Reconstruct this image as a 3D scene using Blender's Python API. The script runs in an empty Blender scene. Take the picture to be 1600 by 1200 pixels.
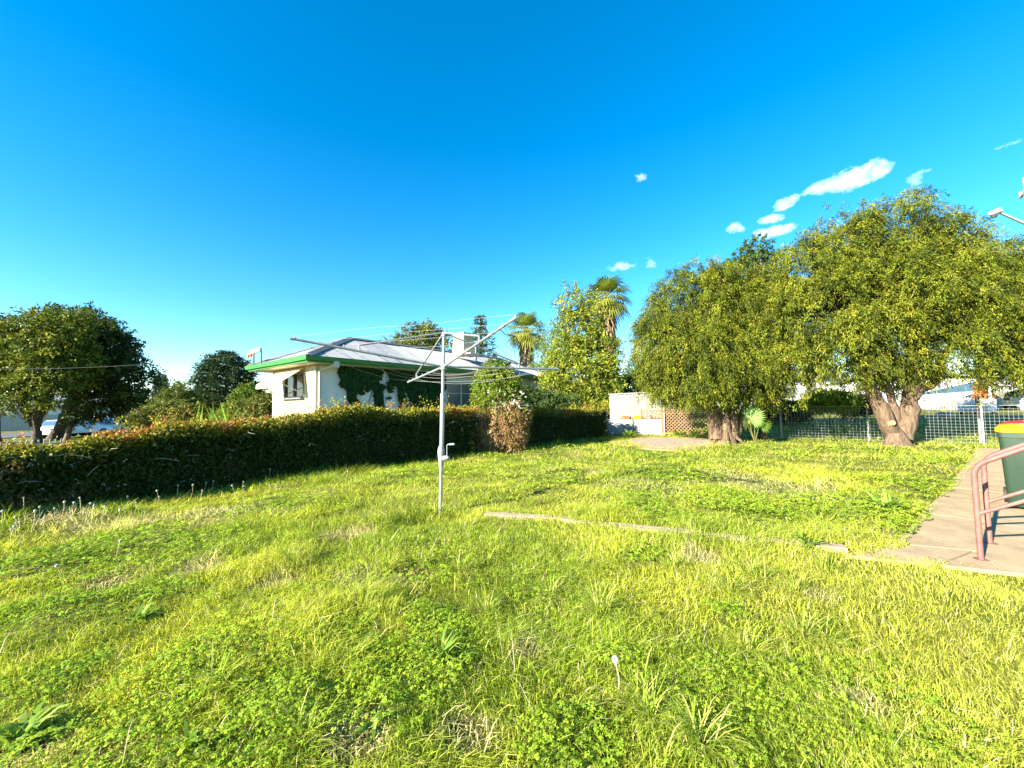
import bpy, math, random
import numpy as np

rad = math.radians
scene = bpy.context.scene
col = scene.collection

# ------------------------------------------------------------------ camera
F = 600.0                      # focal length in photo pixels (1600 wide)
CAMH = 1.45
PITCH, ROLL = math.atan(32 / F), rad(1.0)
cam_d = bpy.data.cameras.new('camera')
cam = bpy.data.objects.new('camera', cam_d)
col.objects.link(cam)
cam_d.sensor_width = 36.0
cam_d.lens = 36.0 * F / 1600.0
cam_d.clip_start = 0.05
cam_d.clip_end = 3000
from mathutils import Matrix, Vector
_f = Vector((0, math.cos(PITCH), math.sin(PITCH)))
_u0 = Vector((0, -math.sin(PITCH), math.cos(PITCH)))
_r0 = Vector((1, 0, 0))
_r = _r0 * math.cos(ROLL) - _u0 * math.sin(ROLL)
_u = _u0 * math.cos(ROLL) + _r0 * math.sin(ROLL)
M3 = Matrix((_r, _u, -_f)).transposed()
cam.matrix_world = Matrix.Translation((0, 0, CAMH)) @ M3.to_4x4()
scene.camera = cam

# ------------------------------------------------------------------ light
SUN_AZ, SUN_EL = rad(52.8), rad(23.0)      # azimuth the light travels TO (from +Y towards +X)
travel = Vector((math.sin(SUN_AZ) * math.cos(SUN_EL), math.cos(SUN_AZ) * math.cos(SUN_EL), -math.sin(SUN_EL)))
sun_d = bpy.data.lights.new('sun', 'SUN')
sun_d.energy = 5.0
sun_d.angle = rad(0.53)
sun_d.color = (1.0, 0.90, 0.74)
sun = bpy.data.objects.new('sun', sun_d)
col.objects.link(sun)
sun.rotation_euler = travel.to_track_quat('-Z', 'Y').to_euler()
sun.location = (0, 0, 30)

world = bpy.data.worlds.new('World')
scene.world = world
world.use_nodes = True
wn, wl = world.node_tree.nodes, world.node_tree.links
wn.clear()
w_out = wn.new('ShaderNodeOutputWorld')
w_bg = wn.new('ShaderNodeBackground')
w_bg.inputs['Strength'].default_value = 0.072
w_sky = wn.new('ShaderNodeTexSky')
w_sky.sky_type = 'NISHITA'
w_sky.sun_disc = False
w_sky.sun_elevation = SUN_EL
w_sky.sun_rotation = SUN_AZ + math.pi
w_sky.air_density = 1.0
w_sky.dust_density = 0.0
w_sky.ozone_density = 3.0
w_hsv = wn.new('ShaderNodeHueSaturation')
w_hsv.inputs['Saturation'].default_value = 1.40
w_hsv.inputs['Hue'].default_value = 0.494
w_hsv.inputs['Value'].default_value = 1.0
wl.new(w_sky.outputs['Color'], w_hsv.inputs['Color'])
w_mix = wn.new('ShaderNodeMix')
w_mix.data_type = 'RGBA'
wl.new(w_hsv.outputs['Color'], w_mix.inputs['A'])
w_mix.inputs['B'].default_value = (7.0, 7.4, 7.8, 1)
wl.new(w_mix.outputs['Result'], w_bg.inputs['Color'])
wl.new(w_bg.outputs['Background'], w_out.inputs['Surface'])

scene.view_settings.view_transform = 'Standard'
scene.view_settings.look = 'None'
scene.view_settings.gamma = 1.0
scene.view_settings.use_curve_mapping = False
scene.view_settings.exposure = 2.3


def ray(px, py):
    d = _f * F + _r * (px - 800.0) + _u * (600.0 - py)
    return d


def P(px, py, D):
    """point seen at a photo pixel, D metres in front of the camera along +Y"""
    d = ray(px, py)
    d = d * (D / d.y)
    return Vector((d.x, d.y, d.z + CAMH))


def G(px, py, z=0.0):
    d = ray(px, py)
    d = d * ((z - CAMH) / d.z)
    return Vector((d.x, d.y, z))


def PZ(px, py, z):
    d = ray(px, py)
    d = d * ((z - CAMH) / d.z)
    return Vector((d.x, d.y, z))


# clouds: soft white patches of the sky in fixed directions
w_co = wn.new('ShaderNodeTexCoord')
w_noise = wn.new('ShaderNodeTexNoise')
w_noise.inputs['Scale'].default_value = 36.0
w_noise.inputs['Detail'].default_value = 7.0
w_noise.inputs['Roughness'].default_value = 0.62
w_map = wn.new('ShaderNodeMapping')
w_map.inputs['Scale'].default_value = (1.0, 1.0, 1.7)
wl.new(w_co.outputs['Generated'], w_map.inputs['Vector'])
wl.new(w_map.outputs['Vector'], w_noise.inputs['Vector'])


def wmath(op, a, b=None, clamp=False):
    n = wn.new('ShaderNodeMath')
    n.operation = op
    n.use_clamp = clamp
    for i, v in enumerate((a, b)):
        if v is None:
            continue
        if isinstance(v, (int, float)):
            n.inputs[i].default_value = v
        else:
            wl.new(v, n.inputs[i])
    return n.outputs[0]


def wdot(vec):
    n = wn.new('ShaderNodeVectorMath')
    n.operation = 'DOT_PRODUCT'
    wl.new(w_co.outputs['Generated'], n.inputs[0])
    n.inputs[1].default_value = vec
    return n.outputs['Value']


cloud_total = None
# pixel centre, half-width, half-height (pixels), tilt (deg), strength
for (cx, cy, hw, hh, tilt, st) in [(1288, 291, 36, 10, 9, .74), (1335, 277, 44, 18, 5, .95), (1368, 268, 24, 13, 0, .9), (1228, 317, 24, 9, 14, .75),
                                   (1203, 344, 22, 8, 5, .75), (1208, 361, 36, 9, 4, .9), (1150, 358, 16, 11, 10, .52),
                                   (972, 416, 22, 7, 5, .56), (1014, 412, 12, 9, -5, .5), (1000, 277, 17, 7, 3, .56),
                                   (1436, 278, 22, 12, 20, .6), (1570, 228, 22, 6, 5, .42)]:
    c = ray(cx, cy).normalized()
    t = math.radians(tilt)
    ex = (ray(cx + 10 * math.cos(t), cy - 10 * math.sin(t)).normalized() - c)
    ey = (ray(cx + 10 * math.sin(t), cy + 10 * math.cos(t)).normalized() - c)
    sx, sy = ex.length / 10 * hw, ey.length / 10 * hh
    ex.normalize(); ey.normalize()
    a = wmath('DIVIDE', wmath('SUBTRACT', wdot(ex), c.dot(ex)), sx)
    b = wmath('DIVIDE', wmath('SUBTRACT', wdot(ey), c.dot(ey)), sy)
    front = wmath('GREATER_THAN', wdot(c), 0.0)
    r2 = wmath('ADD', wmath('MULTIPLY', a, a), wmath('MULTIPLY', b, b))
    m = wmath('MULTIPLY', wmath('SUBTRACT', 1.0, wmath('MULTIPLY', r2, 0.55), clamp=True), front)
    m = wmath('MULTIPLY', m, st)
    cloud_total = m if cloud_total is None else wmath('MAXIMUM', cloud_total, m)
edge = wmath('SUBTRACT', wmath('MULTIPLY', w_noise.outputs['Fac'], 2.2), 1.02)
cl = wmath('ADD', cloud_total, edge)
cl = wmath('MULTIPLY', wmath('SUBTRACT', cl, 0.36), 0.88, clamp=True)
cl = wmath('MULTIPLY', cl, wmath('MULTIPLY', cloud_total, 2.6, clamp=True))
cl = wmath('MULTIPLY', cl, 0.93, clamp=True)
wl.new(cl, w_mix.inputs['Factor'])

# ------------------------------------------------------------------ numpy helpers
rng = np.random.default_rng(7)
random.seed(7)


def hash3(ix, iy, iz, seed):
    h = (ix.astype(np.int64) * 374761393 + iy.astype(np.int64) * 668265263 + iz.astype(np.int64) * 2147483647 + seed * 1274126177) & 0xffffffff
    h = ((h ^ (h >> 13)) * 1274126177) & 0xffffffff
    h = (h ^ (h >> 16)) & 0xffffffff
    return h / 4294967295.0


def vnoise(p, scale=1.0, seed=0):
    p = np.asarray(p, dtype=float) / scale
    if p.shape[1] == 2:
        p = np.c_[p, np.zeros(len(p))]
    i = np.floor(p)
    f = p - i
    f = f * f * (3 - 2 * f)
    r = 0
    for dx in (0, 1):
        for dy in (0, 1):
            for dz in (0, 1):
                w = (f[:, 0] if dx else 1 - f[:, 0]) * (f[:, 1] if dy else 1 - f[:, 1]) * (f[:, 2] if dz else 1 - f[:, 2])
                r = r + w * hash3(i[:, 0] + dx, i[:, 1] + dy, i[:, 2] + dz, seed)
    return r


def fnoise(p, scale, seed=0):
    return (vnoise(p, scale, seed) * .55 + vnoise(p, scale * .45, seed + 11) * .3 + vnoise(p, scale * .2, seed + 23) * .15)


def sstep(a, b, x):
    t = np.clip((x - a) / (b - a), 0, 1)
    return t * t * (3 - 2 * t)


def unit(v):
    return v / np.maximum(np.linalg.norm(v, axis=-1, keepdims=True), 1e-9)


def rand_unit(n):
    return unit(rng.normal(size=(n, 3)))


# ------------------------------------------------------------------ object helpers
def link(o):
    col.objects.link(o)
    return o


def tag(o, label=None, cat=None, group=None, kind=None):
    if label: o['label'] = label
    if cat: o['category'] = cat
    if group: o['group'] = group
    if kind: o['kind'] = kind
    return o


def thing(name, label, cat, loc, group=None):
    o = link(bpy.data.objects.new(name, None))
    o.empty_display_size = 0.2
    o.location = Vector(loc)
    return tag(o, label, cat, group)


def wloc(o):
    v = Vector((0, 0, 0))
    while o is not None:
        v = v + o.location
        o = o.parent
    return v


def np_obj(name, V, faces, mat, parent=None, colors=None, smooth=False):
    """faces: (m,k) array, or list of such arrays"""
    V = np.asarray(V, dtype=np.float64)
    if parent is not None:
        V = V - np.array(wloc(parent))
    if not isinstance(faces, list):
        faces = [faces]
    faces = [np.asarray(f, dtype=np.int32) for f in faces if len(f)]
    me = bpy.data.meshes.new(name)
    me.vertices.add(len(V))
    me.vertices.foreach_set('co', V.astype(np.float32).ravel())
    nl = sum(f.size for f in faces)
    nf = sum(len(f) for f in faces)
    me.loops.add(nl)
    me.polygons.add(nf)
    me.loops.foreach_set('vertex_index', np.concatenate([f.ravel() for f in faces]).astype(np.int32))
    tot = np.concatenate([np.full(len(f), f.shape[1]) for f in faces]).astype(np.int32)
    st = np.concatenate([[0], np.cumsum(tot)[:-1]]).astype(np.int32)
    me.polygons.foreach_set('loop_start', st)
    me.polygons.foreach_set('loop_total', tot)
    if smooth:
        me.polygons.foreach_set('use_smooth', np.ones(nf, dtype=bool))
    me.update(calc_edges=True)
    if colors is not None:
        at = me.attributes.new('Col', 'FLOAT_COLOR', 'POINT')
        c4 = np.ones((len(V), 4), dtype=np.float32)
        c4[:, :3] = colors
        at.data.foreach_set('color', c4.ravel())
    me.materials.append(mat)
    o = link(bpy.data.objects.new(name, me))
    if parent is not None:
        o.parent = parent
    return o


class MB:
    def __init__(self):
        self.v, self.f = [], []

    def poly(self, pts):
        i = len(self.v)
        self.v += [tuple(p) for p in pts]
        self.f.append(tuple(range(i, i + len(pts))))

    def box(self, c, ax, ay, az):
        """centre and three half-axis vectors"""
        c, ax, ay, az = Vector(c), Vector(ax), Vector(ay), Vector(az)
        i = len(self.v)
        for sx, sy, sz in ((-1, -1, -1), (1, -1, -1), (1, 1, -1), (-1, 1, -1), (-1, -1, 1), (1, -1, 1), (1, 1, 1), (-1, 1, 1)):
            self.v.append(tuple(c + ax * sx + ay * sy + az * sz))
        for q in ((0, 3, 2, 1), (4, 5, 6, 7), (0, 1, 5, 4), (1, 2, 6, 5), (2, 3, 7, 6), (3, 0, 4, 7)):
            self.f.append(tuple(i + k for k in q))
        return self

    def bar(self, a, b, w, h, up=(0, 0, 1)):
        a, b, up = Vector(a), Vector(b), Vector(up)
        d = b - a
        s = d.cross(up)
        if s.length < 1e-6:
            s = d.cross(Vector((1, 0, 0)))
        s.normalize()
        t = s.cross(d).normalized()
        return self.box((a + b) / 2, d / 2, s * w / 2, t * h / 2)

    def tube(self, pts, radii, n=8, cap=True):
        pts = [Vector(p) for p in pts]
        if isinstance(radii, (int, float)):
            radii = [radii] * len(pts)
        base = len(self.v)
        prev = None
        for k, p in enumerate(pts):
            d = (pts[min(k + 1, len(pts) - 1)] - pts[max(k - 1, 0)]).normalized()
            if prev is None:
                ref = Vector((0, 0, 1)) if abs(d.z) < .9 else Vector((1, 0, 0))
                s = d.cross(ref).normalized()
            else:
                s = (prev - d * prev.dot(d)).normalized()
            prev = s
            t = d.cross(s)
            for j in range(n):
                a = 2 * math.pi * j / n
                self.v.append(tuple(p + (s * math.cos(a) + t * math.sin(a)) * radii[k]))
        for k in range(len(pts) - 1):
            for j in range(n):
                a, b = base + k * n + j, base + k * n + (j + 1) % n
                self.f.append((a, b, b + n, a + n))
        if cap:
            self.f.append(tuple(base + j for j in range(n))[::-1])
            self.f.append(tuple(base + (len(pts) - 1) * n + j for j in range(n)))
        return self

    def loft(self, loops, cap=True):
        n = len(loops[0])
        base = len(self.v)
        for lp in loops:
            self.v += [tuple(p) for p in lp]
        for k in range(len(loops) - 1):
            for j in range(n):
                a, b = base + k * n + j, base + k * n + (j + 1) % n
                self.f.append((a, b, b + n, a + n))
        if cap:
            self.f.append(tuple(base + j for j in range(n))[::-1])
            self.f.append(tuple(base + (len(loops) - 1) * n + j for j in range(n)))
        return self

    def prism(self, pts, off):
        pts = [Vector(p) for p in pts]
        off = Vector(off)
        return self.loft([pts, [p + off for p in pts]])

    def build(self, name, mat, parent=None, smooth=False, bevel=0.0):
        loc = wloc(parent) if parent is not None else Vector((0, 0, 0))
        me = bpy.data.meshes.new(name)
        me.from_pydata([(v[0] - loc.x, v[1] - loc.y, v[2] - loc.z) for v in self.v], [], self.f)
        me.update()
        import bmesh
        bm = bmesh.new(); bm.from_mesh(me)
        bmesh.ops.recalc_face_normals(bm, faces=bm.faces)
        if bevel > 0:
            bmesh.ops.bevel(bm, geom=[e for e in bm.edges if len(e.link_faces) == 2 and e.calc_face_angle(0) > .5],
                            offset=bevel, segments=2, affect='EDGES', profile=.6)
        bm.to_mesh(me); bm.free()
        if smooth:
            me.polygons.foreach_set('use_smooth', [True] * len(me.polygons))
            try:
                me.set_sharp_from_angle(angle=rad(40))
            except Exception:
                pass
        me.materials.append(mat)
        o = link(bpy.data.objects.new(name, me))
        if parent is not None:
            o.parent = parent
        return o


# ------------------------------------------------------------------ materials
def new_mat(name):
    m = bpy.data.materials.new(name)
    m.use_nodes = True
    nt = m.node_tree
    b = nt.nodes.get('Principled BSDF')
    return m, nt, b


def mat(name, c, rough=.7, metal=0.0, var=.18, scale=6.0, bump=.0, bscale=60.0, spec=.4, c2=None, stretch=(1, 1, 1), bdist=.02):
    m, nt, b = new_mat(name)
    b.inputs['Roughness'].default_value = rough
    b.inputs['Metallic'].default_value = metal
    b.inputs['Specular IOR Level'].default_value = spec
    tc = nt.nodes.new('ShaderNodeTexCoord')
    mp = nt.nodes.new('ShaderNodeMapping')
    mp.inputs['Scale'].default_value = stretch
    nt.links.new(tc.outputs['Object'], mp.inputs['Vector'])
    n = nt.nodes.new('ShaderNodeTexNoise')
    n.inputs['Scale'].default_value = scale
    n.inputs['Detail'].default_value = 6
    n.inputs['Roughness'].default_value = .65
    nt.links.new(mp.outputs['Vector'], n.inputs['Vector'])
    r = nt.nodes.new('ShaderNodeValToRGB')
    r.color_ramp.elements[0].position = .3
    r.color_ramp.elements[1].position = .7
    c = np.array(c)
    ca = c * (1 - var)
    cb = np.clip(c * (1 + var), 0, .95) if c2 is None else np.array(c2)
    r.color_ramp.elements[0].color = (*ca, 1)
    r.color_ramp.elements[1].color = (*cb, 1)
    nt.links.new(n.outputs['Fac'], r.inputs['Fac'])
    nt.links.new(r.outputs['Color'], b.inputs['Base Color'])
    if bump:
        n2 = nt.nodes.new('ShaderNodeTexNoise')
        n2.inputs['Scale'].default_value = bscale
        n2.inputs['Detail'].default_value = 5
        nt.links.new(mp.outputs['Vector'], n2.inputs['Vector'])
        bp = nt.nodes.new('ShaderNodeBump')
        bp.inputs['Strength'].default_value = bump
        bp.inputs['Distance'].default_value = bdist
        nt.links.new(n2.outputs['Fac'], bp.inputs['Height'])
        nt.links.new(bp.outputs['Normal'], b.inputs['Normal'])
    return m


def leaf_mat(name, transl=.3, rough=.6, spec=.14, tint=(1.15, 1.1, .55)):
    m, nt, b = new_mat(name)
    at = nt.nodes.new('ShaderNodeAttribute')
    at.attribute_name = 'Col'
    b.inputs['Roughness'].default_value = rough
    b.inputs['Specular IOR Level'].default_value = spec
    nt.links.new(at.outputs['Color'], b.inputs['Base Color'])
    tr = nt.nodes.new('ShaderNodeBsdfTranslucent')
    mu = nt.nodes.new('ShaderNodeMix')
    mu.data_type = 'RGBA'
    mu.blend_type = 'MULTIPLY'
    mu.inputs['Factor'].default_value = 1.0
    nt.links.new(at.outputs['Color'], mu.inputs['A'])
    mu.inputs['B'].default_value = (*tint, 1)
    nt.links.new(mu.outputs['Result'], tr.inputs['Color'])
    mx = nt.nodes.new('ShaderNodeMixShader')
    mx.inputs['Fac'].default_value = transl
    nt.links.new(b.outputs['BSDF'], mx.inputs[1])
    nt.links.new(tr.outputs['BSDF'], mx.inputs[2])
    out = nt.nodes.get('Material Output')
    nt.links.new(mx.outputs['Shader'], out.inputs['Surface'])
    return m


MAT = {}
MAT['leaf'] = leaf_mat('foliage', transl=.2)
MAT['grass'] = leaf_mat('grass_blades', transl=.42, rough=.6, spec=.12, tint=(1.1, 1.05, .5))
MAT['dry'] = leaf_mat('dry_foliage', transl=.1, rough=.8, spec=.1, tint=(1, 1, 1))
MAT['bark'] = mat('bark', (.125, .085, .052), .95, var=.6, scale=9, bump=1.0, bscale=16, stretch=(1, 1, .22), bdist=.08)
MAT['bark_dark'] = mat('bark_dark', (.055, .042, .03), .9, var=.4, scale=9, bump=.6, bscale=20, stretch=(1, 1, .3))
MAT['cut_wood'] = mat('cut_wood', (.42, .22, .10), .8, var=.25, scale=12)
MAT['galv'] = mat('galvanised_steel', (.30, .32, .33), .42, metal=.5, var=.22, scale=14, bump=.08, bscale=90)
MAT['galv_dull'] = mat('dull_galvanised_steel', (.25, .27, .27), .6, metal=.3, var=.3, scale=9)
MAT['wire'] = mat('line_wire', (.22, .23, .24), .5, metal=.2, var=.15, scale=20)
MAT['black_wire'] = mat('cable', (.02, .025, .03), .6, var=.1)
MAT['wall'] = mat('cream_wall_paint', (.46, .40, .26), .75, var=.05, scale=2.0, bump=.05, bscale=120)
MAT['wall_white'] = mat('white_wall_paint', (.62, .63, .60), .75, var=.05, scale=2.0, bump=.05, bscale=120)
MAT['trim'] = mat('white_trim', (.50, .47, .38), .55, var=.06, scale=4)
MAT['roof'] = mat('zinc_roof', (.29, .30, .305), .5, metal=.15, var=.12, scale=1.2)
MAT['ridge'] = mat('grey_ridge_cap', (.13, .14, .15), .6, metal=.1, var=.2, scale=2)
MAT['green'] = mat('green_gutter_paint', (.028, .17, .035), .45, var=.14, scale=3)
MAT['awning'] = mat('cream_awning', (.50, .41, .24), .6, var=.07, scale=3)
MAT['glass'] = mat('window_glass', (.045, .055, .06), .08, var=.1, spec=.8)
MAT['flyscreen'] = mat('flyscreen_glass', (.05, .075, .085), .3, var=.15, spec=.6)
MAT['blind'] = mat('curtain', (.12, .105, .08), .8, var=.15, scale=8)
MAT['orange'] = mat('orange_insulator', (.55, .14, .05), .5)
MAT['steel_shed'] = mat('pale_shed_steel', (.225, .225, .21), .55, metal=.1, var=.07, scale=2.2)
MAT['shed_side'] = mat('shaded_shed_steel', (.45, .53, .56), .55, metal=.1, var=.08, scale=2.2)  # blue-grey of the shed's shaded side is put into this colour
MAT['corr'] = mat('corrugated_iron', (.20, .215, .22), .5, metal=.2, var=.16, scale=2.5)
MAT['lattice'] = mat('lattice_timber', (.19, .11, .055), .85, var=.3, scale=6)
MAT['concrete'] = mat('path_concrete', (.31, .232, .135), .9, var=.24, scale=3.5, bump=.35, bscale=55)
MAT['concrete_old'] = mat('old_concrete', (.30, .235, .16), .95, var=.3, scale=5, bump=.5, bscale=40)
MAT['dirt'] = mat('bare_dirt', (.30, .19, .10), 1.0, var=.3, scale=4, bump=.5, bscale=30)
MAT['rail'] = mat('pink_primer_paint', (.165, .066, .055), .55, var=.2, scale=9, bump=.1, bscale=50, c2=(.225, .112, .095))
MAT['bin'] = mat('bin_green_plastic', (.017, .04, .024), .5, var=.14, scale=4, bump=.06, bscale=60)
MAT['lid_yellow'] = mat('yellow_lid_plastic', (.60, .34, .006), .4, var=.06)
MAT['lid_red'] = mat('red_lid_plastic', (.40, .02, .02), .4, var=.06)
MAT['rubber'] = mat('black_rubber', (.02, .02, .02), .7)
MAT['white'] = mat('white_paint', (.55, .55, .53), .6, var=.05, scale=2)
MAT['offwhite'] = mat('weathered_white_paint', (.33, .33, .31), .7, var=.12, scale=3)
MAT['shade_blue'] = mat('shaded_roof_blue', (.05, .12, .17), .8)  # dark colour carries the shade under the white carport roof
MAT['car_white'] = mat('white_car_paint', (.74, .75, .77), .25, var=.03, spec=.6)
MAT['car_silver'] = mat('silver_car_paint', (.40, .42, .45), .25, var=.05, spec=.6)
MAT['car_glass'] = mat('car_glass', (.05, .12, .2), .08, spec=.8)
MAT['tyre'] = mat('tyre', (.015, .015, .015), .8)
MAT['brick'] = mat('red_brick', (.28, .12, .08), .9, var=.3, scale=8)
MAT['timber'] = mat('yellow_timber', (.62, .45, .12), .7, var=.15)
MAT['timber_pole'] = mat('weathered_pole', (.34, .31, .27), .9, var=.25, scale=6, stretch=(1, 1, .2))
MAT['stalk'] = mat('frond_stalk', (.13, .13, .04), .7)
MAT['road'] = mat('asphalt', (.075, .075, .075), .95, var=.2, scale=4)
MAT['petal'] = leaf_mat('pale_petals', transl=.5, rough=.7, spec=.1, tint=(1, 1, 1))
MAT['frond'] = leaf_mat('palm_fronds', transl=.25, rough=.4, spec=.4)
MAT['kerb'] = mat('kerb_concrete', (.42, .40, .37), .9, var=.2, scale=4)
MAT['core'] = mat('inner_twigs', (.035, .03, .018), 1.0, var=.5, scale=12, bump=1.0, bscale=18)

# ground material: soil, thatch and moss between the blades; greener where only the sheet shows
m, nt, b = new_mat('soil_and_turf')
b.inputs['Roughness'].default_value = .95
b.inputs['Specular IOR Level'].default_value = .1
tc = nt.nodes.new('ShaderNodeTexCoord')
def gnoise(scale, detail=6):
    n = nt.nodes.new('ShaderNodeTexNoise')
    n.inputs['Scale'].default_value = scale
    n.inputs['Detail'].default_value = detail
    n.inputs['Roughness'].default_value = .7
    nt.links.new(tc.outputs['Object'], n.inputs['Vector'])
    return n.outputs['Fac']
r1 = nt.nodes.new('ShaderNodeValToRGB')
e = r1.color_ramp.elements
e[0].position, e[0].color = .32, (.05, .065, .010, 1)
e[1].position, e[1].color = .72, (.36, .29, .12, 1)
x = r1.color_ramp.elements.new(.5); x.color = (.12, .14, .022, 1)
nt.links.new(gnoise(1.3, 9), r1.inputs['Fac'])
r2 = nt.nodes.new('ShaderNodeValToRGB')
e = r2.color_ramp.elements
e[0].position, e[0].color = .3, (.55, .55, .5, 1)
e[1].position, e[1].color = .7, (1.25, 1.25, 1.15, 1)
nt.links.new(gnoise(60, 4), r2.inputs['Fac'])
mu = nt.nodes.new('ShaderNodeMix'); mu.data_type = 'RGBA'; mu.blend_type = 'MULTIPLY'
mu.inputs['Factor'].default_value = 1
nt.links.new(r1.outputs['Color'], mu.inputs['A'])
nt.links.new(r2.outputs['Color'], mu.inputs['B'])
nt.links.new(mu.outputs['Result'], b.inputs['Base Color'])
bp = nt.nodes.new('ShaderNodeBump'); bp.inputs['Strength'].default_value = .8; bp.inputs['Distance'].default_value = .03
nt.links.new(gnoise(45, 6), bp.inputs['Height'])
nt.links.new(bp.outputs['Normal'], b.inputs['Normal'])
MAT['soil'] = m

# ------------------------------------------------------------------ layout
HP = np.array([[-9.4, 2.3], [-7.25, 5.0], [-5.0, 7.6], [-.4, 12.1], [4.1, 16.3]])     # hedge foot line (lawn side)
FENCE_A, FENCE_B = G(1035, 680), G(1530, 693.5)
fdir = (FENCE_B - FENCE_A).normalized()
fnor = Vector((-fdir.y, fdir.x, 0))
if fnor.y < 0: fnor = -fnor
HDIR = np.array([.707, .707]); HNL = np.array([-.707, .707])
HREF = np.array([-.4, 12.1])


def zg(x, y):
    x = np.asarray(x, float); y = np.asarray(y, float)
    p = np.c_[x.ravel(), y.ravel()]
    d = (p[:, 0] - FENCE_A.x) * fnor.x + (p[:, 1] - FENCE_A.y) * fnor.y
    h = .45 * sstep(0.5, 18, d)
    l = (p - HREF) @ HNL
    h = h - .55 * sstep(7, 26, l) * (1 - sstep(0, 8, d))
    und = (vnoise(p, 1.7, 3) - .5) * .09 + (vnoise(p, .55, 5) - .5) * .075 + (vnoise(p, .22, 6) - .5) * .03
    r = np.hypot(p[:, 0], p[:, 1])
    flat = pathmask(p)
    h = h + und * (1 - sstep(12, 20, r)) * (1 - flat)
    return h.reshape(x.shape)


# path outline on the ground
PL = [G(1318, 870), G(1398, 851), G(1440, 802), G(1480, 762), G(1507, 728), G(1528, 700)]
pdir = (PL[4] - PL[2]).normalized()
pnor = Vector((pdir.y, -pdir.x, 0))


def in_poly(p, poly):
    x, y = p[:, 0], p[:, 1]
    inside = np.zeros(len(p), bool)
    n = len(poly)
    for i in range(n):
        x1, y1 = poly[i][0], poly[i][1]
        x2, y2 = poly[(i + 1) % n][0], poly[(i + 1) % n][1]
        c = ((y1 > y) != (y2 > y)) & (x < (x2 - x1) * (y - y1) / ((y2 - y1) + 1e-12) + x1)
        inside ^= c
    return inside


FRONT_R = G(1318, 870) + (G(1595, 900) - G(1318, 870)) * 1.65
PATH_POLY = [PL[0], PL[1], PL[2], PL[3], PL[4], PL[5], PL[5] + pnor * 2.0, PL[2] + pnor * 2.0, FRONT_R + Vector((.6, .9, 0)), FRONT_R]
SLAB_POLY = [G(968, 690), G(1015, 684), G(1075, 685), G(1118, 688), G(1122, 693), G(1062, 702), G(1005, 698)]
STRIP = [G(758, 805), G(865, 811), G(930, 820), G(1060, 833), G(1100, 838), G(1200, 848), G(1270, 855), G(1325, 861)]


def seg_dist(p, a, b):
    a = np.array(a[:2]); b = np.array(b[:2])
    ab = b - a
    t = np.clip(((p - a) @ ab) / (ab @ ab), 0, 1)
    return np.linalg.norm(p - (a + t[:, None] * ab), axis=1)


def polyline_dist(p, pts):
    return np.min([seg_dist(p, pts[i], pts[i + 1]) for i in range(len(pts) - 1)], axis=0)


def pathmask(p):
    m = in_poly(p, PATH_POLY) | in_poly(p, SLAB_POLY)
    d = np.minimum(polyline_dist(p, PATH_POLY + [PATH_POLY[0]]), polyline_dist(p, SLAB_POLY + [SLAB_POLY[0]]))
    k = np.where(m, 1.0, 1 - np.clip(d / .35, 0, 1))
    return np.maximum(k, 1 - np.clip((polyline_dist(p, STRIP) - .1) / .25, 0, 1))


def gz(x, y):
    return float(zg(np.array([x]), np.array([y]))[0])


def on_ground(px, py):
    p = G(px, py)
    for _ in range(3):
        p = G(px, py, gz(p.x, p.y))
    return p


# ------------------------------------------------------------------ ground sheet
def axis_coords(lo, hi, fine_lo, fine_hi, step):
    fine = np.arange(fine_lo, fine_hi + step / 2, step)
    out = [fine]
    a, s = fine_hi, step
    up = []
    while a < hi:
        s *= 1.22; a += s; up.append(min(a, hi))
    a, s = fine_lo, step
    dn = []
    while a > lo:
        s *= 1.22; a -= s; dn.append(max(a, lo))
    return np.concatenate([np.array(dn[::-1]), fine, np.array(up)])


gx = axis_coords(-900, 900, -12, 16, .13)
gy = axis_coords(-300, 1400, -2, 18, .13)
XX, YY = np.meshgrid(gx, gy)
ZZ = zg(XX, YY) - .012
nx, ny = len(gx), len(gy)
idx = np.arange(nx * ny).reshape(ny, nx)
faces = np.stack([idx[:-1, :-1], idx[:-1, 1:], idx[1:, 1:], idx[1:, :-1]], -1).reshape(-1, 4)
ground = np_obj('ground', np.c_[XX.ravel(), YY.ravel(), ZZ.ravel()], faces, MAT['soil'], smooth=True)
tag(ground, 'grassy earth ground of the back yard and the blocks around it', 'ground', kind='structure')

# ------------------------------------------------------------------ concrete path of slabs
path = thing('path', 'pale concrete path of cast slabs leading past the bins', 'path', (PL[2].x, PL[2].y, 0))
tag(path, kind='structure')


def slab(pts, h0=-.08, h1=.012, gap=.012, parent=path, m='concrete', name='slab'):
    c = sum((Vector(p) for p in pts), Vector()) / len(pts)
    q = []
    for p in pts:
        d = Vector(p) - c
        q.append(c + d * (1 - gap / max(d.length, .1)))
    mb = MB()
    mb.loft([[Vector((p.x, p.y, h0)) for p in q], [Vector((p.x, p.y, h1 - .008)) for p in q],
             [Vector((p.x + (c.x - p.x) * .01, p.y + (c.y - p.y) * .01, h1)) for p in q]])
    return mb.build(name, MAT[m], parent)


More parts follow.
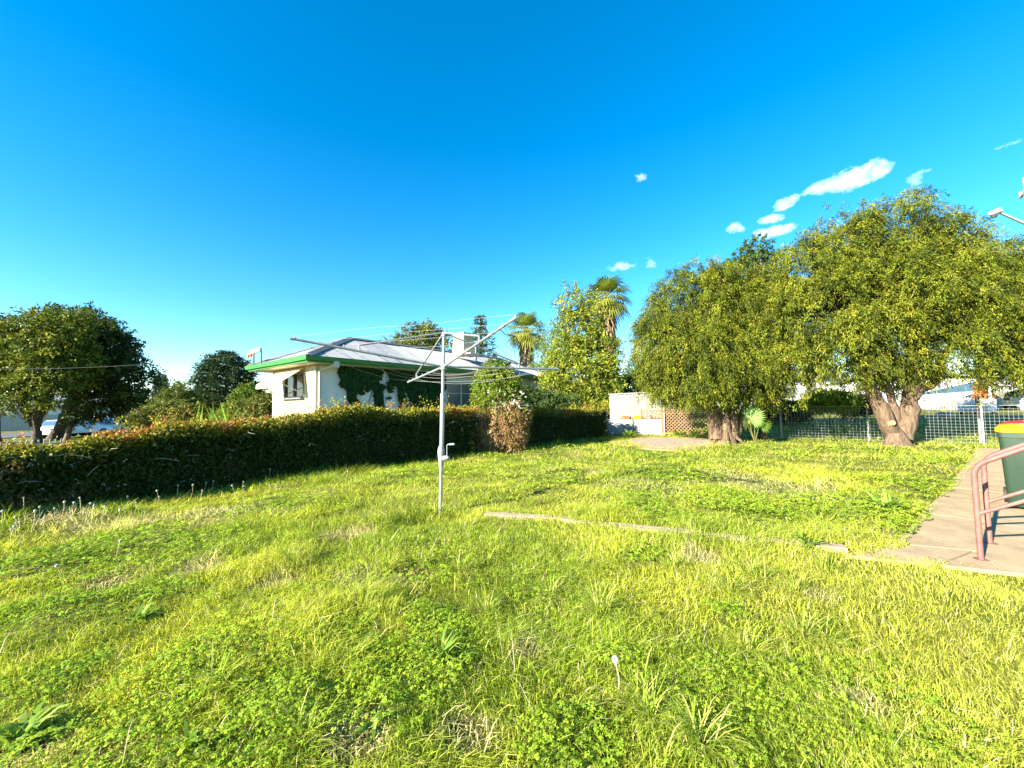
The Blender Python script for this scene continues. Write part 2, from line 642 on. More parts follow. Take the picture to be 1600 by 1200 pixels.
wv = pnor * 1.95
t_r = [PL[1] + pnor * .95, PL[2], PL[3], PL[4], PL[5]]
slab([PL[0], PL[1], PL[1] + (FRONT_R - PL[0]) * .30, PL[0] + (FRONT_R - PL[0]) * .34], h1=.014)
slab([PL[0] + (FRONT_R - PL[0]) * .345, PL[1] + (FRONT_R - PL[0]) * .305, PL[1] + (FRONT_R - PL[0]) * .74, PL[0] + (FRONT_R - PL[0]) * .76], h1=.019)
slab([PL[0] + (FRONT_R - PL[0]) * .765, PL[1] + (FRONT_R - PL[0]) * .745, FRONT_R + Vector((.6, .9, 0)), FRONT_R], h1=.016)
E0 = PL[1]
rows = [PL[1], PL[2], PL[3], PL[4], PL[5]]
rightv = [(FRONT_R - PL[0]).normalized() * 2.1] + [wv] * 4
for i in range(len(rows) - 1):
    a, b2 = rows[i], rows[i + 1]
    ra, rb = rightv[i], rightv[i + 1]
    for k0, k1 in ((0, 1.0),):
        slab([a + ra * k0, b2 + rb * k0, b2 + rb * k1, a + ra * k1], h1=.012 + .006 * random.random(), gap=.006)

# broken concrete edging strip across the lawn
edging = thing('edging_strip', 'broken grey concrete edging strip half buried across the lawn', 'edging', (STRIP[3].x, STRIP[3].y, 0))
tag(edging, kind='structure')
for a, b2 in zip(STRIP[:-1], STRIP[1:]):
    d = (b2 - a).normalized()
    n2 = Vector((-d.y, d.x, 0))
    L = (b2 - a).length
    k = max(1, int(L / .55))
    for j in range(k):
        p0 = a + (b2 - a) * (j / k + .004); p1 = a + (b2 - a) * ((j + 1) / k - .012 / L)
        w0, w1, off = .042 + .025 * random.random(), .042 + .025 * random.random(), (random.random() - .5) * .03
        mid = (p0 + p1) / 2
        pts = [p0 - n2 * w0, mid - n2 * (w0 + w1) * (.45 + .1 * random.random()), p1 - n2 * w1, p1 + n2 * w1, mid + n2 * (w0 + w1) * (.45 + .1 * random.random()), p0 + n2 * w0]
        slab([p + n2 * off for p in pts], h0=-.06, h1=.028 + .02 * random.random(), gap=.0, parent=edging, m='concrete_old', name='edging_block')

# worn slab and bare earth before the lattice
cc = sum(SLAB_POLY, Vector()) / len(SLAB_POLY)
bare = thing('bare_slab', 'worn concrete slab with bare dirt in front of the lattice fence', 'paving', (cc.x, cc.y, 0))
tag(bare, kind='structure')
slab(SLAB_POLY, h1=.012, gap=.05, parent=bare, m='concrete_old', name='paving_slab')
dp = [cc + (p - cc) * (1.12 + .2 * random.random()) for p in SLAB_POLY]
slab(dp + [], h0=-.1, h1=.004, gap=0, parent=bare, m='dirt', name='dirt_patch')

# street on the far left
road = MB()
s0 = P(20, 680, 30); s1 = P(420, 650, 62)
sd = Vector((s1.x - s0.x, s1.y - s0.y, 0)).normalized(); sn = Vector((-sd.y, sd.x, 0))
c0 = Vector((s0.x, s0.y, 0)) + sn * 6
road.box((c0.x, c0.y, -.62), sd * 120, sn * 4.5, Vector((0, 0, .12)))
tag(road.build('road', MAT['road']), 'grey asphalt street beyond the trees on the left', 'road', kind='structure')

# ------------------------------------------------------------------ leaf clouds
def leaf_arrays(C, Dr, N, L, W, fold=.12, tri=False):
    S = unit(np.cross(Dr, N))
    N2 = np.cross(S, Dr)
    L = L[:, None]; W = W[:, None]
    if tri:
        V = np.stack([C - S * W * .5, C + S * W * .5, C + Dr * L - N2 * L * .08], 1).reshape(-1, 3)
        return V, np.arange(len(C) * 3).reshape(-1, 3)
    v0 = C
    v1 = C + Dr * L * .45 + S * W * .5 + N2 * W * fold
    v2 = C + Dr * L - N2 * L * .08
    v3 = C + Dr * L * .45 - S * W * .5 + N2 * W * fold
    V = np.stack([v0, v1, v2, v3], 1).reshape(-1, 3)
    F_ = np.arange(len(C) * 4).reshape(-1, 4)
    return V, F_


def lobe(px, py, D, rpx, rpy, rdepth=None):
    c = P(px, py, D)
    ct = 1 / math.sqrt(1 + (c.x / c.y) ** 2)
    rx = rpx * D * ct / F
    return (c.x, c.y, c.z, rx, rx if rdepth is None else rdepth, rpy * D / F)


def foliage(lobes, n, per, tlen, ll, lw, colors, droop=.2, spread=.75, shell=.55, gap=.32, gscale=.8, seed=1, up=.25, low=None, jit=.18, clump=None):
    """tufts of leaves scattered through the outer part of a union of ellipsoids"""
    lob = np.array(lobes)
    vol = (lob[:, 3] * lob[:, 4] * lob[:, 5]) ** (2 / 3)
    k = rng.choice(len(lob), size=int(n * 2.6), p=vol / vol.sum())
    d = rand_unit(len(k))
    r = (1 - shell * rng.random(len(k)) ** 1.6)
    bump = .82 + .36 * fnoise(d * 3 + lob[k, :3], .9, seed + 3)
    p = lob[k, :3] + d * lob[k, 3:6] * (r * bump)[:, None]
    if clump is not None:
        nc, cr = clump
        p = lob[k, :3] + (p - lob[k, :3]) * .93
        cd = p[:nc]
        inside = np.zeros(nc, int)
        for L in lob:
            inside += np.linalg.norm((cd - L[:3]) / L[3:6], axis=1) < .72
        cd = cd[inside < 1]
        kk = rng.integers(0, len(cd), len(p))
        crr = cr * (.65 + .7 * rng.random(len(cd)))
        dd = rand_unit(len(p))
        dd[:, 2] = np.abs(dd[:, 2]) * np.where(rng.random(len(p)) < .7, 1, -1)
        p2 = cd[kk] + dd * (crr[kk] * (.55 + .45 * rng.random(len(p))))[:, None] * np.array([1, 1, 1.15])
        use = rng.random(len(p)) < .86
        p = np.where(use[:, None], p2, p)
        d = np.where(use[:, None], unit(d[rng.integers(0, len(d), len(d))] * 0 + dd + unit(cd[kk] - lob[:, :3].mean(0)) * .7), d)
    # drop tufts deep inside another lobe
    keep = np.ones(len(p), bool)
    for L in lob:
        q = np.linalg.norm((p - L[:3]) / L[3:6], axis=1)
        keep &= q > .42
    g = fnoise(p, gscale, seed)
    keep &= g > gap
    if low is not None:
        keep &= p[:, 2] > low
    p, d, k = p[keep][:n], d[keep][:n], k[keep][:n]
    n = len(p)
    ax = unit(d * 1.0 + np.array([0, 0, up - droop]) + rng.normal(size=(n, 3)) * .35)
    tl = tlen * (.6 + .8 * rng.random(n))
    tc_ = rng.random(n)
    tb = .62 + .72 * rng.random(n)
    ci = rng.integers(0, len(colors), n)
    cols = np.array(colors)[ci] * tb[:, None]
    # leaves
    s = rng.random((n, per))
    C = p[:, None, :] + ax[:, None, :] * (s * tl[:, None])[:, :, None] + np.array([0, 0, -1.0]) * (droop * .6 * (s ** 2) * tl[:, None])[:, :, None] + rng.normal(size=(n, per, 3)) * (tlen * jit)
    Dr = unit(ax[:, None, :] * .55 + rng.normal(size=(n, per, 3)) * spread + np.array([0, 0, -droop * .5]))
    N = unit(rng.normal(size=(n, per, 3)) * .8 + np.array([0, 0, .6]) + d[:, None, :] * .5)
    L = ll * (.6 + .7 * rng.random((n, per)))
    W = lw * (.7 + .6 * rng.random((n, per)))
    cl_ = cols[:, None, :] * (.78 + .44 * rng.random((n, per, 1)))
    cl_ = cl_ * (1 + .12 * rng.normal(size=(n, per, 1)) * np.array([1, 0, .3]))
    V, F_ = leaf_arrays(C.reshape(-1, 3), Dr.reshape(-1, 3), N.reshape(-1, 3), L.ravel(), W.ravel() * 1.05, tri=True)
    return V, F_, np.clip(np.repeat(cl_.reshape(-1, 3), 3, axis=0), .003, .9)


def limb_pts(a, b, wob=.12, n=6, sag=0.0):
    a, b = Vector(a), Vector(b)
    L = (b - a).length
    o1, o2 = Vector(rng.normal(size=3) * wob * L * .5), Vector(rng.normal(size=3) * wob * L * .5)
    pts = []
    for i in range(n):
        t = i / (n - 1)
        w = math.sin(math.pi * t)
        pts.append(a.lerp(b, t) + o1 * w + o2 * math.sin(2 * math.pi * t) * .5 + Vector((0, 0, sag * w)))
    return pts


def tree(name, label, cat, base, lobes, n, per, tlen, ll, lw, colors, trunk_r=.2, fork=.35, bark='bark', leafm='leaf', group=None, limbs=None, **kw):
    base = Vector(base)
    t = thing(name, label, cat, base, group)
    lob = np.array(lobes)
    cen = Vector(np.average(lob[:, :3], axis=0, weights=lob[:, 3] * lob[:, 5]))
    zf = base.z + (max(lob[:, 2]) - base.z) * fork
    fk = Vector((base.x * .75 + cen.x * .25, base.y * .75 + cen.y * .25, zf))
    mb = MB()
    pts = limb_pts(base - Vector((0, 0, .25)), fk, .06, 6)
    mb.tube(pts, [trunk_r * 1.45, trunk_r * 1.12, trunk_r, trunk_r * .93, trunk_r * .87, trunk_r * .8], 10)
    mb.build('trunk', MAT[bark], t, smooth=True)
    mb = MB()
    for L in lob:
        c = Vector(L[:3])
        lp = limb_pts(fk - Vector((0, 0, .1)), c, .12, 6)
        mb.tube(lp, list(np.linspace(trunk_r * .55, trunk_r * .14, 6)), 7)
        for j in range(5):
            dd = Vector(rand_unit(1)[0] * L[3:6] * .8)
            st = lp[2 + j % 4]
            mb.tube(limb_pts(st, c + dd, .12, 5), list(np.linspace(trunk_r * .2, trunk_r * .04, 5)), 5, cap=False)
    tag(mb.build('limbs', MAT[bark], t, smooth=True), kind='stuff')
    V, F_, cc_ = foliage(lobes, n, per, tlen, ll, lw, colors, **kw)
    np_obj('crown', V, F_, MAT[leafm], t, cc_)
    return t

# ------------------------------------------------------------------ neighbour's house
AZ = rad(37)
U = Vector((math.sin(AZ), math.cos(AZ), 0)); Vv = Vector((-math.cos(AZ), math.sin(AZ), 0))
EC = P(480.3, 556, 12.75)            # eave corner
ZE = EC.z
EL, EW, RISE, OH = 16.2, 5.1, 1.22, .56
HG = -.05


def H(a, b, z):
    return Vector((EC.x, EC.y, 0)) + U * a + Vv * b + Vector((0, 0, z))


def wall_a(px, b=OH):
    """distance along the long wall seen at photo column px (near eye level)"""
    k = (px - 800) / F
    q = H(0, b, 0)
    return (k * q.y - q.x) / (U.x - k * U.y)


def end_b(px, a=OH):
    k = (px - 800) / F
    q = H(a, 0, 0)
    return (k * q.y - q.x) / (Vv.x - k * Vv.y)


house = thing('house', 'cream house with grey corrugated iron hip roof and green gutters behind the hedge', 'house', H(OH, OH, HG))
WB = OH + 3.6                         # the end wall stops short of the roof: the far side is a verandah
wall_top = ZE - .22


def wall_quad(name, p0, p1, thick_dir, m, openings=()):
    """wall from p0 to p1 with rectangular openings (s0,s1,z0,z1), .12 thick"""
    p0, p1 = Vector(p0), Vector(p1)
    L = (p1 - p0).length
    d = (p1 - p0).normalized()
    xs = sorted({0, L, *[o[0] for o in openings], *[o[1] for o in openings]})
    zs = sorted({HG - .2, wall_top, *[o[2] for o in openings], *[o[3] for o in openings]})
    mb = MB()
    for i in range(len(xs) - 1):
        for j in range(len(zs) - 1):
            xm, zm = (xs[i] + xs[i + 1]) / 2, (zs[j] + zs[j + 1]) / 2
            if any(o[0] < xm < o[1] and o[2] < zm < o[3] for o in openings):
                continue
            c = p0 + d * xm + thick_dir * .06
            mb.box(Vector((c.x, c.y, zm)), d * (xs[i + 1] - xs[i]) / 2, thick_dir * .06, Vector((0, 0, (zs[j + 1] - zs[j]) / 2)))
    return mb.build(name, m, house)


def window(o, d, n_in, w, z0, z1, sashes, glass, fr='trim', parent=house, rail=True):
    """o: corner at outer wall face, d: along, n_in: into the house"""
    o = Vector((o.x, o.y, 0))
    fm = MB()
    t = .05
    c = o + n_in * .03
    up = Vector((0, 0, 1))
    for z in (z0 + t / 2, z1 - t / 2):
        fm.box(c + d * w / 2 + up * z, d * w / 2, n_in * .05, up * t / 2)
    for s in [t / 2] + [w * k / sashes for k in range(1, sashes)] + [w - t / 2]:
        fm.box(c + d * s + up * (z0 + z1) / 2, d * t / 2, n_in * .048, up * ((z1 - z0) / 2 - t))
    wdo = fm.build('window', MAT[fr], parent)
    for k in range(sashes):
        a0, a1 = w * k / sashes + t / 2, w * (k + 1) / sashes - t / 2
        MB().box(o + n_in * .05 + d * (a0 + a1) / 2 + up * (z0 + z1) / 2, d * (a1 - a0) / 2, n_in * .004, up * ((z1 - z0) / 2 - t)).build('pane', MAT[glass], wdo)
        if rail:
            MB().box(o + n_in * .04 + d * (a0 + a1) / 2 + up * (z0 * .45 + z1 * .55), d * (a1 - a0) / 2, n_in * .012, up * .018).build('glazing_bar', MAT[fr], wdo)
    MB().box(o - n_in * .05 + d * w / 2 + up * (z0 - .03), d * (w / 2 + .06), n_in * .1, up * .025).build('sill', MAT[fr], wdo)
    return wdo


# end wall window
bw0, bw1 = end_b(474), end_b(444)
ez0 = P(460, 621, H(OH, bw0, 0).y).z; ez1 = ZE - .42
wall_quad('end_wall', H(OH, OH, 0), H(OH, WB, 0), U, MAT['wall'], [(bw0 - OH, bw1 - OH, ez0, ez1)])
window(H(OH, bw0, 0), Vv, U, bw1 - bw0, ez0, ez1, 2, 'glass', fr='ridge', rail=False)
cur = MB()
for i in range(26):
    s = (bw1 - bw0) * (i + .5) / 26
    q = H(OH + .2 + (.02 if i % 2 else -.02), bw0 + s, 0)
    cur.box(Vector((q.x, q.y, (ez0 + ez1) / 2)), Vv * (bw1 - bw0) / 52 * 1.05, U * .006, Vector((0, 0, (ez1 - ez0) / 2)))
cur.build('curtain', MAT['blind'], house)
# long wall with its windows
la0, la1 = wall_a(697), wall_a(742)
lz0, lz1 = P(715, 636, H(la0, OH, 0).y).z, P(715, 596, H(la0, OH, 0).y).z
la2, la3 = EL - 3.4, EL - 1.9
wall_quad('side_wall', H(OH + .12, OH, 0), H(EL - OH, OH, 0), Vv, MAT['wall_white'],
          [(la0 - OH - .12, la1 - OH - .12, lz0, lz1), (la2 - OH - .12, la3 - OH - .12, lz0, lz1)])
window(H(la0, OH, 0), U, Vv, la1 - la0, lz0, lz1, 2, 'flyscreen')
window(H(la2, OH, 0), U, Vv, la3 - la2, lz0, lz1, 2, 'flyscreen')
wall_quad('rear_wall', H(EL - OH - .12, OH + .12, 0), H(EL - OH - .12, WB, 0), U, MAT['wall'])
wall_quad('verandah_wall', H(OH + .12, WB - .12, 0), H(EL - OH - .12, WB - .12, 0), Vv, MAT['wall'])
for a in (1.0, 5, 9, EL - 1.0):
    MB().box(H(a, EW - .45, (HG + ZE) / 2 - .1), U * .05, Vv * .05, Vector((0, 0, (ZE - HG) / 2 - .1))).build('verandah_post', MAT['trim'], house)
MB().box(H(OH - .012, OH + .05, wall_top / 2), U * .008, Vv * .05, Vector((0, 0, wall_top / 2))).build('corner_strip', MAT['trim'], house)
# joint strips on the fibro sheets
for a in np.arange(OH + 1.3, EL - 1, 1.2):
    if la0 - .05 < a < la1 + .05 or la2 - .05 < a < la3 + .05: continue
    MB().box(H(a, OH - .006, wall_top / 2), U * .018, Vv * .006, Vector((0, 0, wall_top / 2))).build('cover_strip', MAT['wall_white'], house)
# soffit
so = MB()
so.box(H(EL / 2, OH / 2 + .02, ZE - .19), U * (EL / 2 - .03), Vv * (OH / 2 - .015), Vector((0, 0, .012)))
so.box(H(EL / 2, EW - (EW - WB) / 2 - .02, ZE - .19), U * (EL / 2 - .03), Vv * ((EW - WB) / 2 - .012), Vector((0, 0, .012)))
so.box(H(OH / 2 + .02, (OH + WB) / 2, ZE - .192), U * (OH / 2 - .015), Vv * ((WB - OH) / 2), Vector((0, 0, .012)))
so.box(H(EL - OH / 2 - .02, (OH + WB) / 2, ZE - .192), U * (OH / 2 - .015), Vv * ((WB - OH) / 2), Vector((0, 0, .012)))
so.build('soffit', MAT['trim'], house)


def gutter(p0, p1, out):
    """quad gutter: rolled front lip over a fascia board"""
    mb = MB()
    prof = [(-.02, -.19), (.0, -.19), (.0, -.13), (.085, -.125), (.10, -.03), (.10, .0), (.115, .008), (.115, .02), (.095, .02), (.09, -.012), (.085, -.11), (-.02, -.115)]
    d = (Vector(p1) - Vector(p0)).normalized()
    loops = []
    for p, s in ((Vector(p0), 1), (Vector(p1), -1)):
        loops.append([p + out * q[0] - d * s * max(q[0], 0) + Vector((0, 0, q[1])) for q in prof])
    mb.loft(loops)
    return mb.build('gutter', MAT['green'], house)


gutter(H(0, 0, ZE), H(EL, 0, ZE), -Vv)
gutter(H(0, 0, ZE), H(0, EW, ZE), -U)
gutter(H(EL, 0, ZE), H(EL, EW, ZE), U)
gutter(H(0, EW, ZE), H(EL, EW, ZE), Vv)

# roof: every corrugated sheet is a piece
roof = link(bpy.data.objects.new('roof', None)); roof.parent = house
slope = RISE / (EW / 2)


def roof_sheet(s0, s1, fn_limit, fn_pt, lift, slope=RISE / (EW / 2)):
    xs = np.arange(s0, s1 + .0126, .0190)
    mb = MB()
    lo, hi = [], []
    for s in xs:
        t1 = fn_limit(min(max(s, 0), 1e9))
        if t1 < .02:
            continue
        c = .010 * math.sin(2 * math.pi * s / .076)
        lo.append(fn_pt(s, -.05, ZE + .035 - .05 * slope + c + lift))
        hi.append(fn_pt(s, t1, ZE + .035 + t1 * slope + c + lift))
    n = len(lo)
    if n < 3: return
    mb.v = [tuple(p) for p in lo] + [tuple(p) for p in hi]
    mb.f = [(i, i + 1, n + i + 1, n + i) for i in range(n - 1)]
    o = mb.build('roof_sheet', MAT['roof'], roof, smooth=True)
    return o


half = EW / 2
HIP = 2.95
k = 0
for s in np.arange(0.0, EL, .762):
    roof_sheet(s, min(s + .80, EL), lambda a: min(a * half / HIP, (EL - a) * half / HIP, half), lambda a, t, z: H(a, t, z), .011 * (k % 2)); k += 1
for s in np.arange(0.0, EL, .762):
    roof_sheet(s, min(s + .80, EL), lambda a: min(a * half / HIP, (EL - a) * half / HIP, half), lambda a, t, z: H(a, EW - t, z), .011 * (k % 2)); k += 1
for s in np.arange(0.0, EW, .762):
    roof_sheet(s, min(s + .80, EW), lambda b: min(b * HIP / half, (EW - b) * HIP / half, HIP), lambda b, t, z: H(t, b, z), .011 * (k % 2), RISE / HIP); k += 1
for s in np.arange(0.0, EW, .762):
    roof_sheet(s, min(s + .80, EW), lambda b: min(b * HIP / half, (EW - b) * HIP / half, HIP), lambda b, t, z: H(EL - t, b, z), .011 * (k % 2), RISE / HIP); k += 1


def cap(p0, p1, w=.14):
    p0, p1 = Vector(p0), Vector(p1)
    d = (p1 - p0).normalized()
    s = d.cross(Vector((0, 0, 1))).normalized()
    prof = [(-w, -.035), (-.025, .045), (0, .06), (.025, .045), (w, -.035), (.022, .03), (-.022, .03)]
    mb = MB()
    mb.loft([[p + s * a + Vector((0, 0, .035 + b)) for a, b in prof] for p in (p0, p1)])
    return mb.build('ridge_cap', MAT['ridge'], roof)


pk0, pk1 = H(HIP, half, ZE + RISE + .02), H(EL - HIP, half, ZE + RISE + .02)
cap(pk0, pk1)
cap(H(0, 0, ZE + .02), pk0, .17); cap(H(0, EW, ZE + .02), pk0, .17); cap(H(EL, 0, ZE + .02), pk1); cap(H(EL, EW, ZE + .02), pk1)

# downpipe and rainhead at the near corner
dpm = MB()
q0 = H(OH + .35, -.02, ZE - .18); q1 = H(OH + .1, OH - .06, ZE - .42); q2 = H(OH + .1, OH - .06, HG)
dpm.tube([q0, q0 + Vector((0, 0, -.08)), q1, q2], .045, 10)
dpm.build('downpipe', MAT['trim'], house, smooth=True)
MB().box(H(OH + .42, -.02, ZE - .22), U * .09, Vv * .07, Vector((0, 0, .11))).build('rainhead', MAT['trim'], house)

# sloping metal awning over the end window
aw = link(bpy.data.objects.new('awning', None)); aw.parent = house
ab0, ab1 = bw0 - .1, bw1 + .35
az1, az0, aout = ez1 + .16, ez1 - .42, .85
nst = 12
for i in range(nst):
    b0_, b1_ = ab0 + (ab1 - ab0) * i / nst, ab0 + (ab1 - ab0) * (i + .94) / nst
    mb = MB()
    a_, b_, c_, d_ = H(OH - .02, b0_, az1), H(OH - .02, b1_, az1), H(OH - aout, b1_, az0), H(OH - aout, b0_, az0)
    lift = Vector((0, 0, .012 if i % 2 else 0))
    mb.prism([a_ + lift, b_ + lift, c_ + lift, d_ + lift], Vector((0, 0, .014)))
    mb.prism([d_ + lift, c_ + lift, c_ + lift + Vector((0, 0, -.16)) - U * .015, d_ + lift + Vector((0, 0, -.16)) - U * .015], -U * .012)
    mb.build('awning_strip', MAT['awning'], aw)
for bb in (ab0 + .03, ab1 - .03):
    mb = MB()
    mb.tube([H(OH - .02, bb, ez0 + .12), H(OH - aout + .05, bb, az0 - .02)], .017, 8)
    mb.build('awning_stay', MAT['trim'], aw)

# overhead service bracket on the far corner of the end gutter
sb = link(bpy.data.objects.new('service_bracket', None)); sb.parent = house
sD = H(0, EW, 0).y
for px in (397.5, 409.5):
    bb = end_b(px, 0)
    q = H(-.06, bb, 0)
    MB().tube([Vector((q.x, q.y, ZE - .1)), Vector((q.x, q.y, ZE + .62))], .03, 8).build('stand', MAT['green'], sb)
bA, bB = end_b(392, 0), end_b(410.5, 0)
MB().bar(H(-.12, bA, ZE + .52), H(-.12, bB, ZE + .56), .09, .13).build('crossarm', MAT['white'], sb)
for px in (392, 396, 400):
    q = H(-.12, end_b(px, 0), ZE + .4)
    MB().tube([q + Vector((0, 0, .12)), q + Vector((0, 0, .06)), q, q - Vector((0, 0, .06))], [.02, .045, .045, .02], 8).build('insulator', MAT['orange'], sb, smooth=True)

# evaporative cooler on the roof
cD = 20.5
cq = P(724, 545, cD)
ca = (Vector((cq.x, cq.y, 0)) - H(0, 0, 0)).dot(U); cb = (Vector((cq.x, cq.y, 0)) - H(0, 0, 0)).dot(Vv)
cz0 = ZE + RISE - .18
cz1 = P(724, 521, cD).z
cool = thing('evaporative_cooler', 'cream box shaped evaporative cooler standing on the grey iron roof', 'air cooler', H(ca, cb, cz0))
hs = .40
cab = MB()
cab.loft([[H(ca + sx * hs * s, cb + sy * hs * s, z) for sx, sy in ((-1, -1), (1, -1), (1, 1), (-1, 1))] for z, s in ((cz0 - .12, 1.0), (cz0 + .1, 1.03), (cz1 - .06, .93), (cz1, .86))])
cab.build('cabinet', MAT['wall'], cool, bevel=.015)
ch = cz1 - cz0
for sgn, ax_, oth in ((-1, Vv, U), (-1, U, Vv), (1, U, Vv), (1, Vv, U)):
    for j in range(9):
        z = cz0 + .16 + (ch - .3) * j / 8
        s = hs * (1.03 - .10 * (z - cz0) / ch) + .004
        MB().box(H(ca, cb, z) + ax_ * sgn * s, oth * hs * .8, ax_ * .012, Vector((0, 0, .022))).build('louvre', MAT['wall'], cool)
MB().box(H(ca, cb - .55, cz0 - .13), U * .62, Vv * .55, Vector((0, 0, .02))).build('flashing_tray', MAT['white'], cool)
# flue beside it
fq = H(ca + 1.2, half - 1.1, 0)
flue = thing('roof_flue', 'slim white vent pipe rising from the iron roof beside the cooler', 'vent pipe', (fq.x, fq.y, ZE + .75))
MB().tube([(fq.x, fq.y, ZE + .6), (fq.x, fq.y, ZE + 1.5)], .05, 10).build('pipe', MAT['wall_white'], flue, smooth=True)
MB().tube([(fq.x, fq.y, ZE + 1.5), (fq.x, fq.y, ZE + 1.54), (fq.x, fq.y, ZE + 1.6)], [.09, .09, .02], 10).build('cowl', MAT['wall_white'], flue, smooth=True)

# low pale roofed outbuilding beyond the far end of the house
ob0 = P(862, 600, 31)
outb = thing('outbuilding', 'low white gabled outbuilding glimpsed past the far end of the cream house', 'outbuilding', (ob0.x, ob0.y, gz(ob0.x, ob0.y)))
oz = P(862, 596, 31).z
MB().box((ob0.x + .4, ob0.y + 2.4, oz / 2), U * 2.3, Vv * 2.0, Vector((0, 0, oz / 2))).build('wall', MAT['wall'], outb)
mb = MB()
oc = Vector((ob0.x + .4, ob0.y + 2.4, oz))
for sg in (-1, 1):
    mb.prism([oc + U * 2.6 + Vector((0, 0, .9)), oc - U * 2.6 + Vector((0, 0, .9)), oc - U * 2.6 + Vv * 2.4 * sg - Vector((0, 0, .1)), oc + U * 2.6 + Vv * 2.4 * sg - Vector((0, 0, .1))], Vector((0, 0, .06)))
mb.build('roof', MAT['roof'], outb)

# ------------------------------------------------------------------ shed behind the corrugated fence
shD = 19.0
sA, sB = P(953, 617, shD), P(1031, 613, shD - .9)
shz = gz(sA.x, sA.y)
sd_ = Vector((sB.x - sA.x, sB.y - sA.y, 0)).normalized(); sn_ = Vector((-sd_.y, sd_.x, 0))
sW = Vector((sB.x - sA.x, sB.y - sA.y, 0)).length
shed = thing('garden_shed', 'small pale steel garden shed with low sloping roof behind the corrugated fence', 'shed', (sA.x, sA.y, shz))


def ribbed(p0, d, W, zlo, zhi0, zhi1, out, name, m, parent, pitch=.15, depth=.03, panel=.75):
    n = int(math.ceil(W / panel))
    for i in range(n):
        s0, s1 = W * i / n, W * (i + 1) / n
        xs, off = [], []
        s = s0
        while s < s1 - 1e-4:
            for ds, o_ in ((0, 0), (pitch * .42, 0), (pitch * .5, 1), (pitch * .92, 1)):
                if s + ds <= s1:
                    xs.append(s + ds); off.append(o_)
            s += pitch
        xs.append(s1); off.append(0)
        mb = MB()
        k = len(xs)
        for x_, o_ in zip(xs, off):
            q = Vector(p0) + d * x_ + out * depth * o_
            mb.v.append((q.x, q.y, zlo))
        for x_, o_ in zip(xs, off):
            q = Vector(p0) + d * x_ + out * depth * o_
            mb.v.append((q.x, q.y, zhi0 + (zhi1 - zhi0) * x_ / W))
        mb.f = [(j, j + 1, k + j + 1, k + j) for j in range(k - 1)]
        mb.build(name, m, parent)


sz0, sz1 = sA.z, sB.z
S0 = Vector((sA.x, sA.y, 0)); S1 = Vector((sB.x, sB.y, 0))
ribbed(S0, sd_, sW, shz - .1, sz0, sz1, -sn_, 'front_sheet', MAT['steel_shed'], shed, pitch=.19)
ribbed(S1, sn_, 2.2, shz - .1, sz1, sz1 - .02, sd_, 'side_sheet', MAT['shed_side'], shed, pitch=.19)
ribbed(S0, sn_, 2.2, shz - .1, sz0, sz0 - .02, -sd_, 'side_sheet', MAT['shed_side'], shed, pitch=.19)
ribbed(S0 + sn_ * 2.2, sd_, sW, shz - .1, sz0, sz1, sn_, 'back_sheet', MAT['shed_side'], shed, pitch=.19)
rm = MB()
rm.prism([S0 - sd_ * .06 - sn_ * .08 + Vector((0, 0, sz0)), S1 + sd_ * .06 - sn_ * .08 + Vector((0, 0, sz1)),
          S1 + sd_ * .06 + sn_ * 2.3 + Vector((0, 0, sz1 + .02)), S0 - sd_ * .06 + sn_ * 2.3 + Vector((0, 0, sz0 + .02))], Vector((0, 0, .045)))
rm.build('roof', MAT['galv_dull'], shed)
MB().box(S1 + Vector((0, 0, (shz + sz1) / 2)) - sn_ * .01 + sd_ * .01, sd_ * .03, sn_ * .03, Vector((0, 0, (sz1 - shz) / 2))).build('corner_trim', MAT['steel_shed'], shed)

# ------------------------------------------------------------------ back fence
def FP(px, z=0.0, off=0.0):
    """point of the fence line seen at photo column px"""
    k = (px - 800) / F
    a = FENCE_A + fnor * off
    t = (k * a.y - a.x) / (fdir.x - k * fdir.y)
    q = a + fdir * t
    return Vector((q.x, q.y, z))


# corrugated sheet fence
f0, f1 = FP(946), FP(1031)
corr = thing('corrugated_fence', 'low fence of horizontal corrugated iron sheets in front of the shed', 'fence', (f0.x, f0.y, 0))
L = (f1 - f0).length
zt = P(1000, 655, FP(1000).y).z
for i in range(2):
    p0 = f0 + fdir * (L * i / 2) + fnor * (.05 + .015 * i); p1 = f0 + fdir * (L * (i + 1) / 2 + (.06 if i == 0 else 0)) + fnor * (.05 + .015 * i)
    rows_ = np.arange(-.05, zt, .019)
    mb = MB()
    for z in rows_:
        o_ = -fnor * .010 * math.sin(2 * math.pi * z / .076)
        mb.v.append(tuple(p0 + o_ + Vector((0, 0, z)))); mb.v.append(tuple(p1 + o_ + Vector((0, 0, z))))
    mb.f = [(2 * j, 2 * j + 1, 2 * j + 3, 2 * j + 2) for j in range(len(rows_) - 1)]
    mb.build('corrugated_sheet', MAT['corr'], corr, smooth=True)
for px in (947, 986):
    q = FP(px, 0, -.02)
    MB().tube([q - Vector((0, 0, .3)), q + Vector((0, 0, 1.15))], .022, 8).build('post', MAT['galv_dull'], corr, smooth=True)

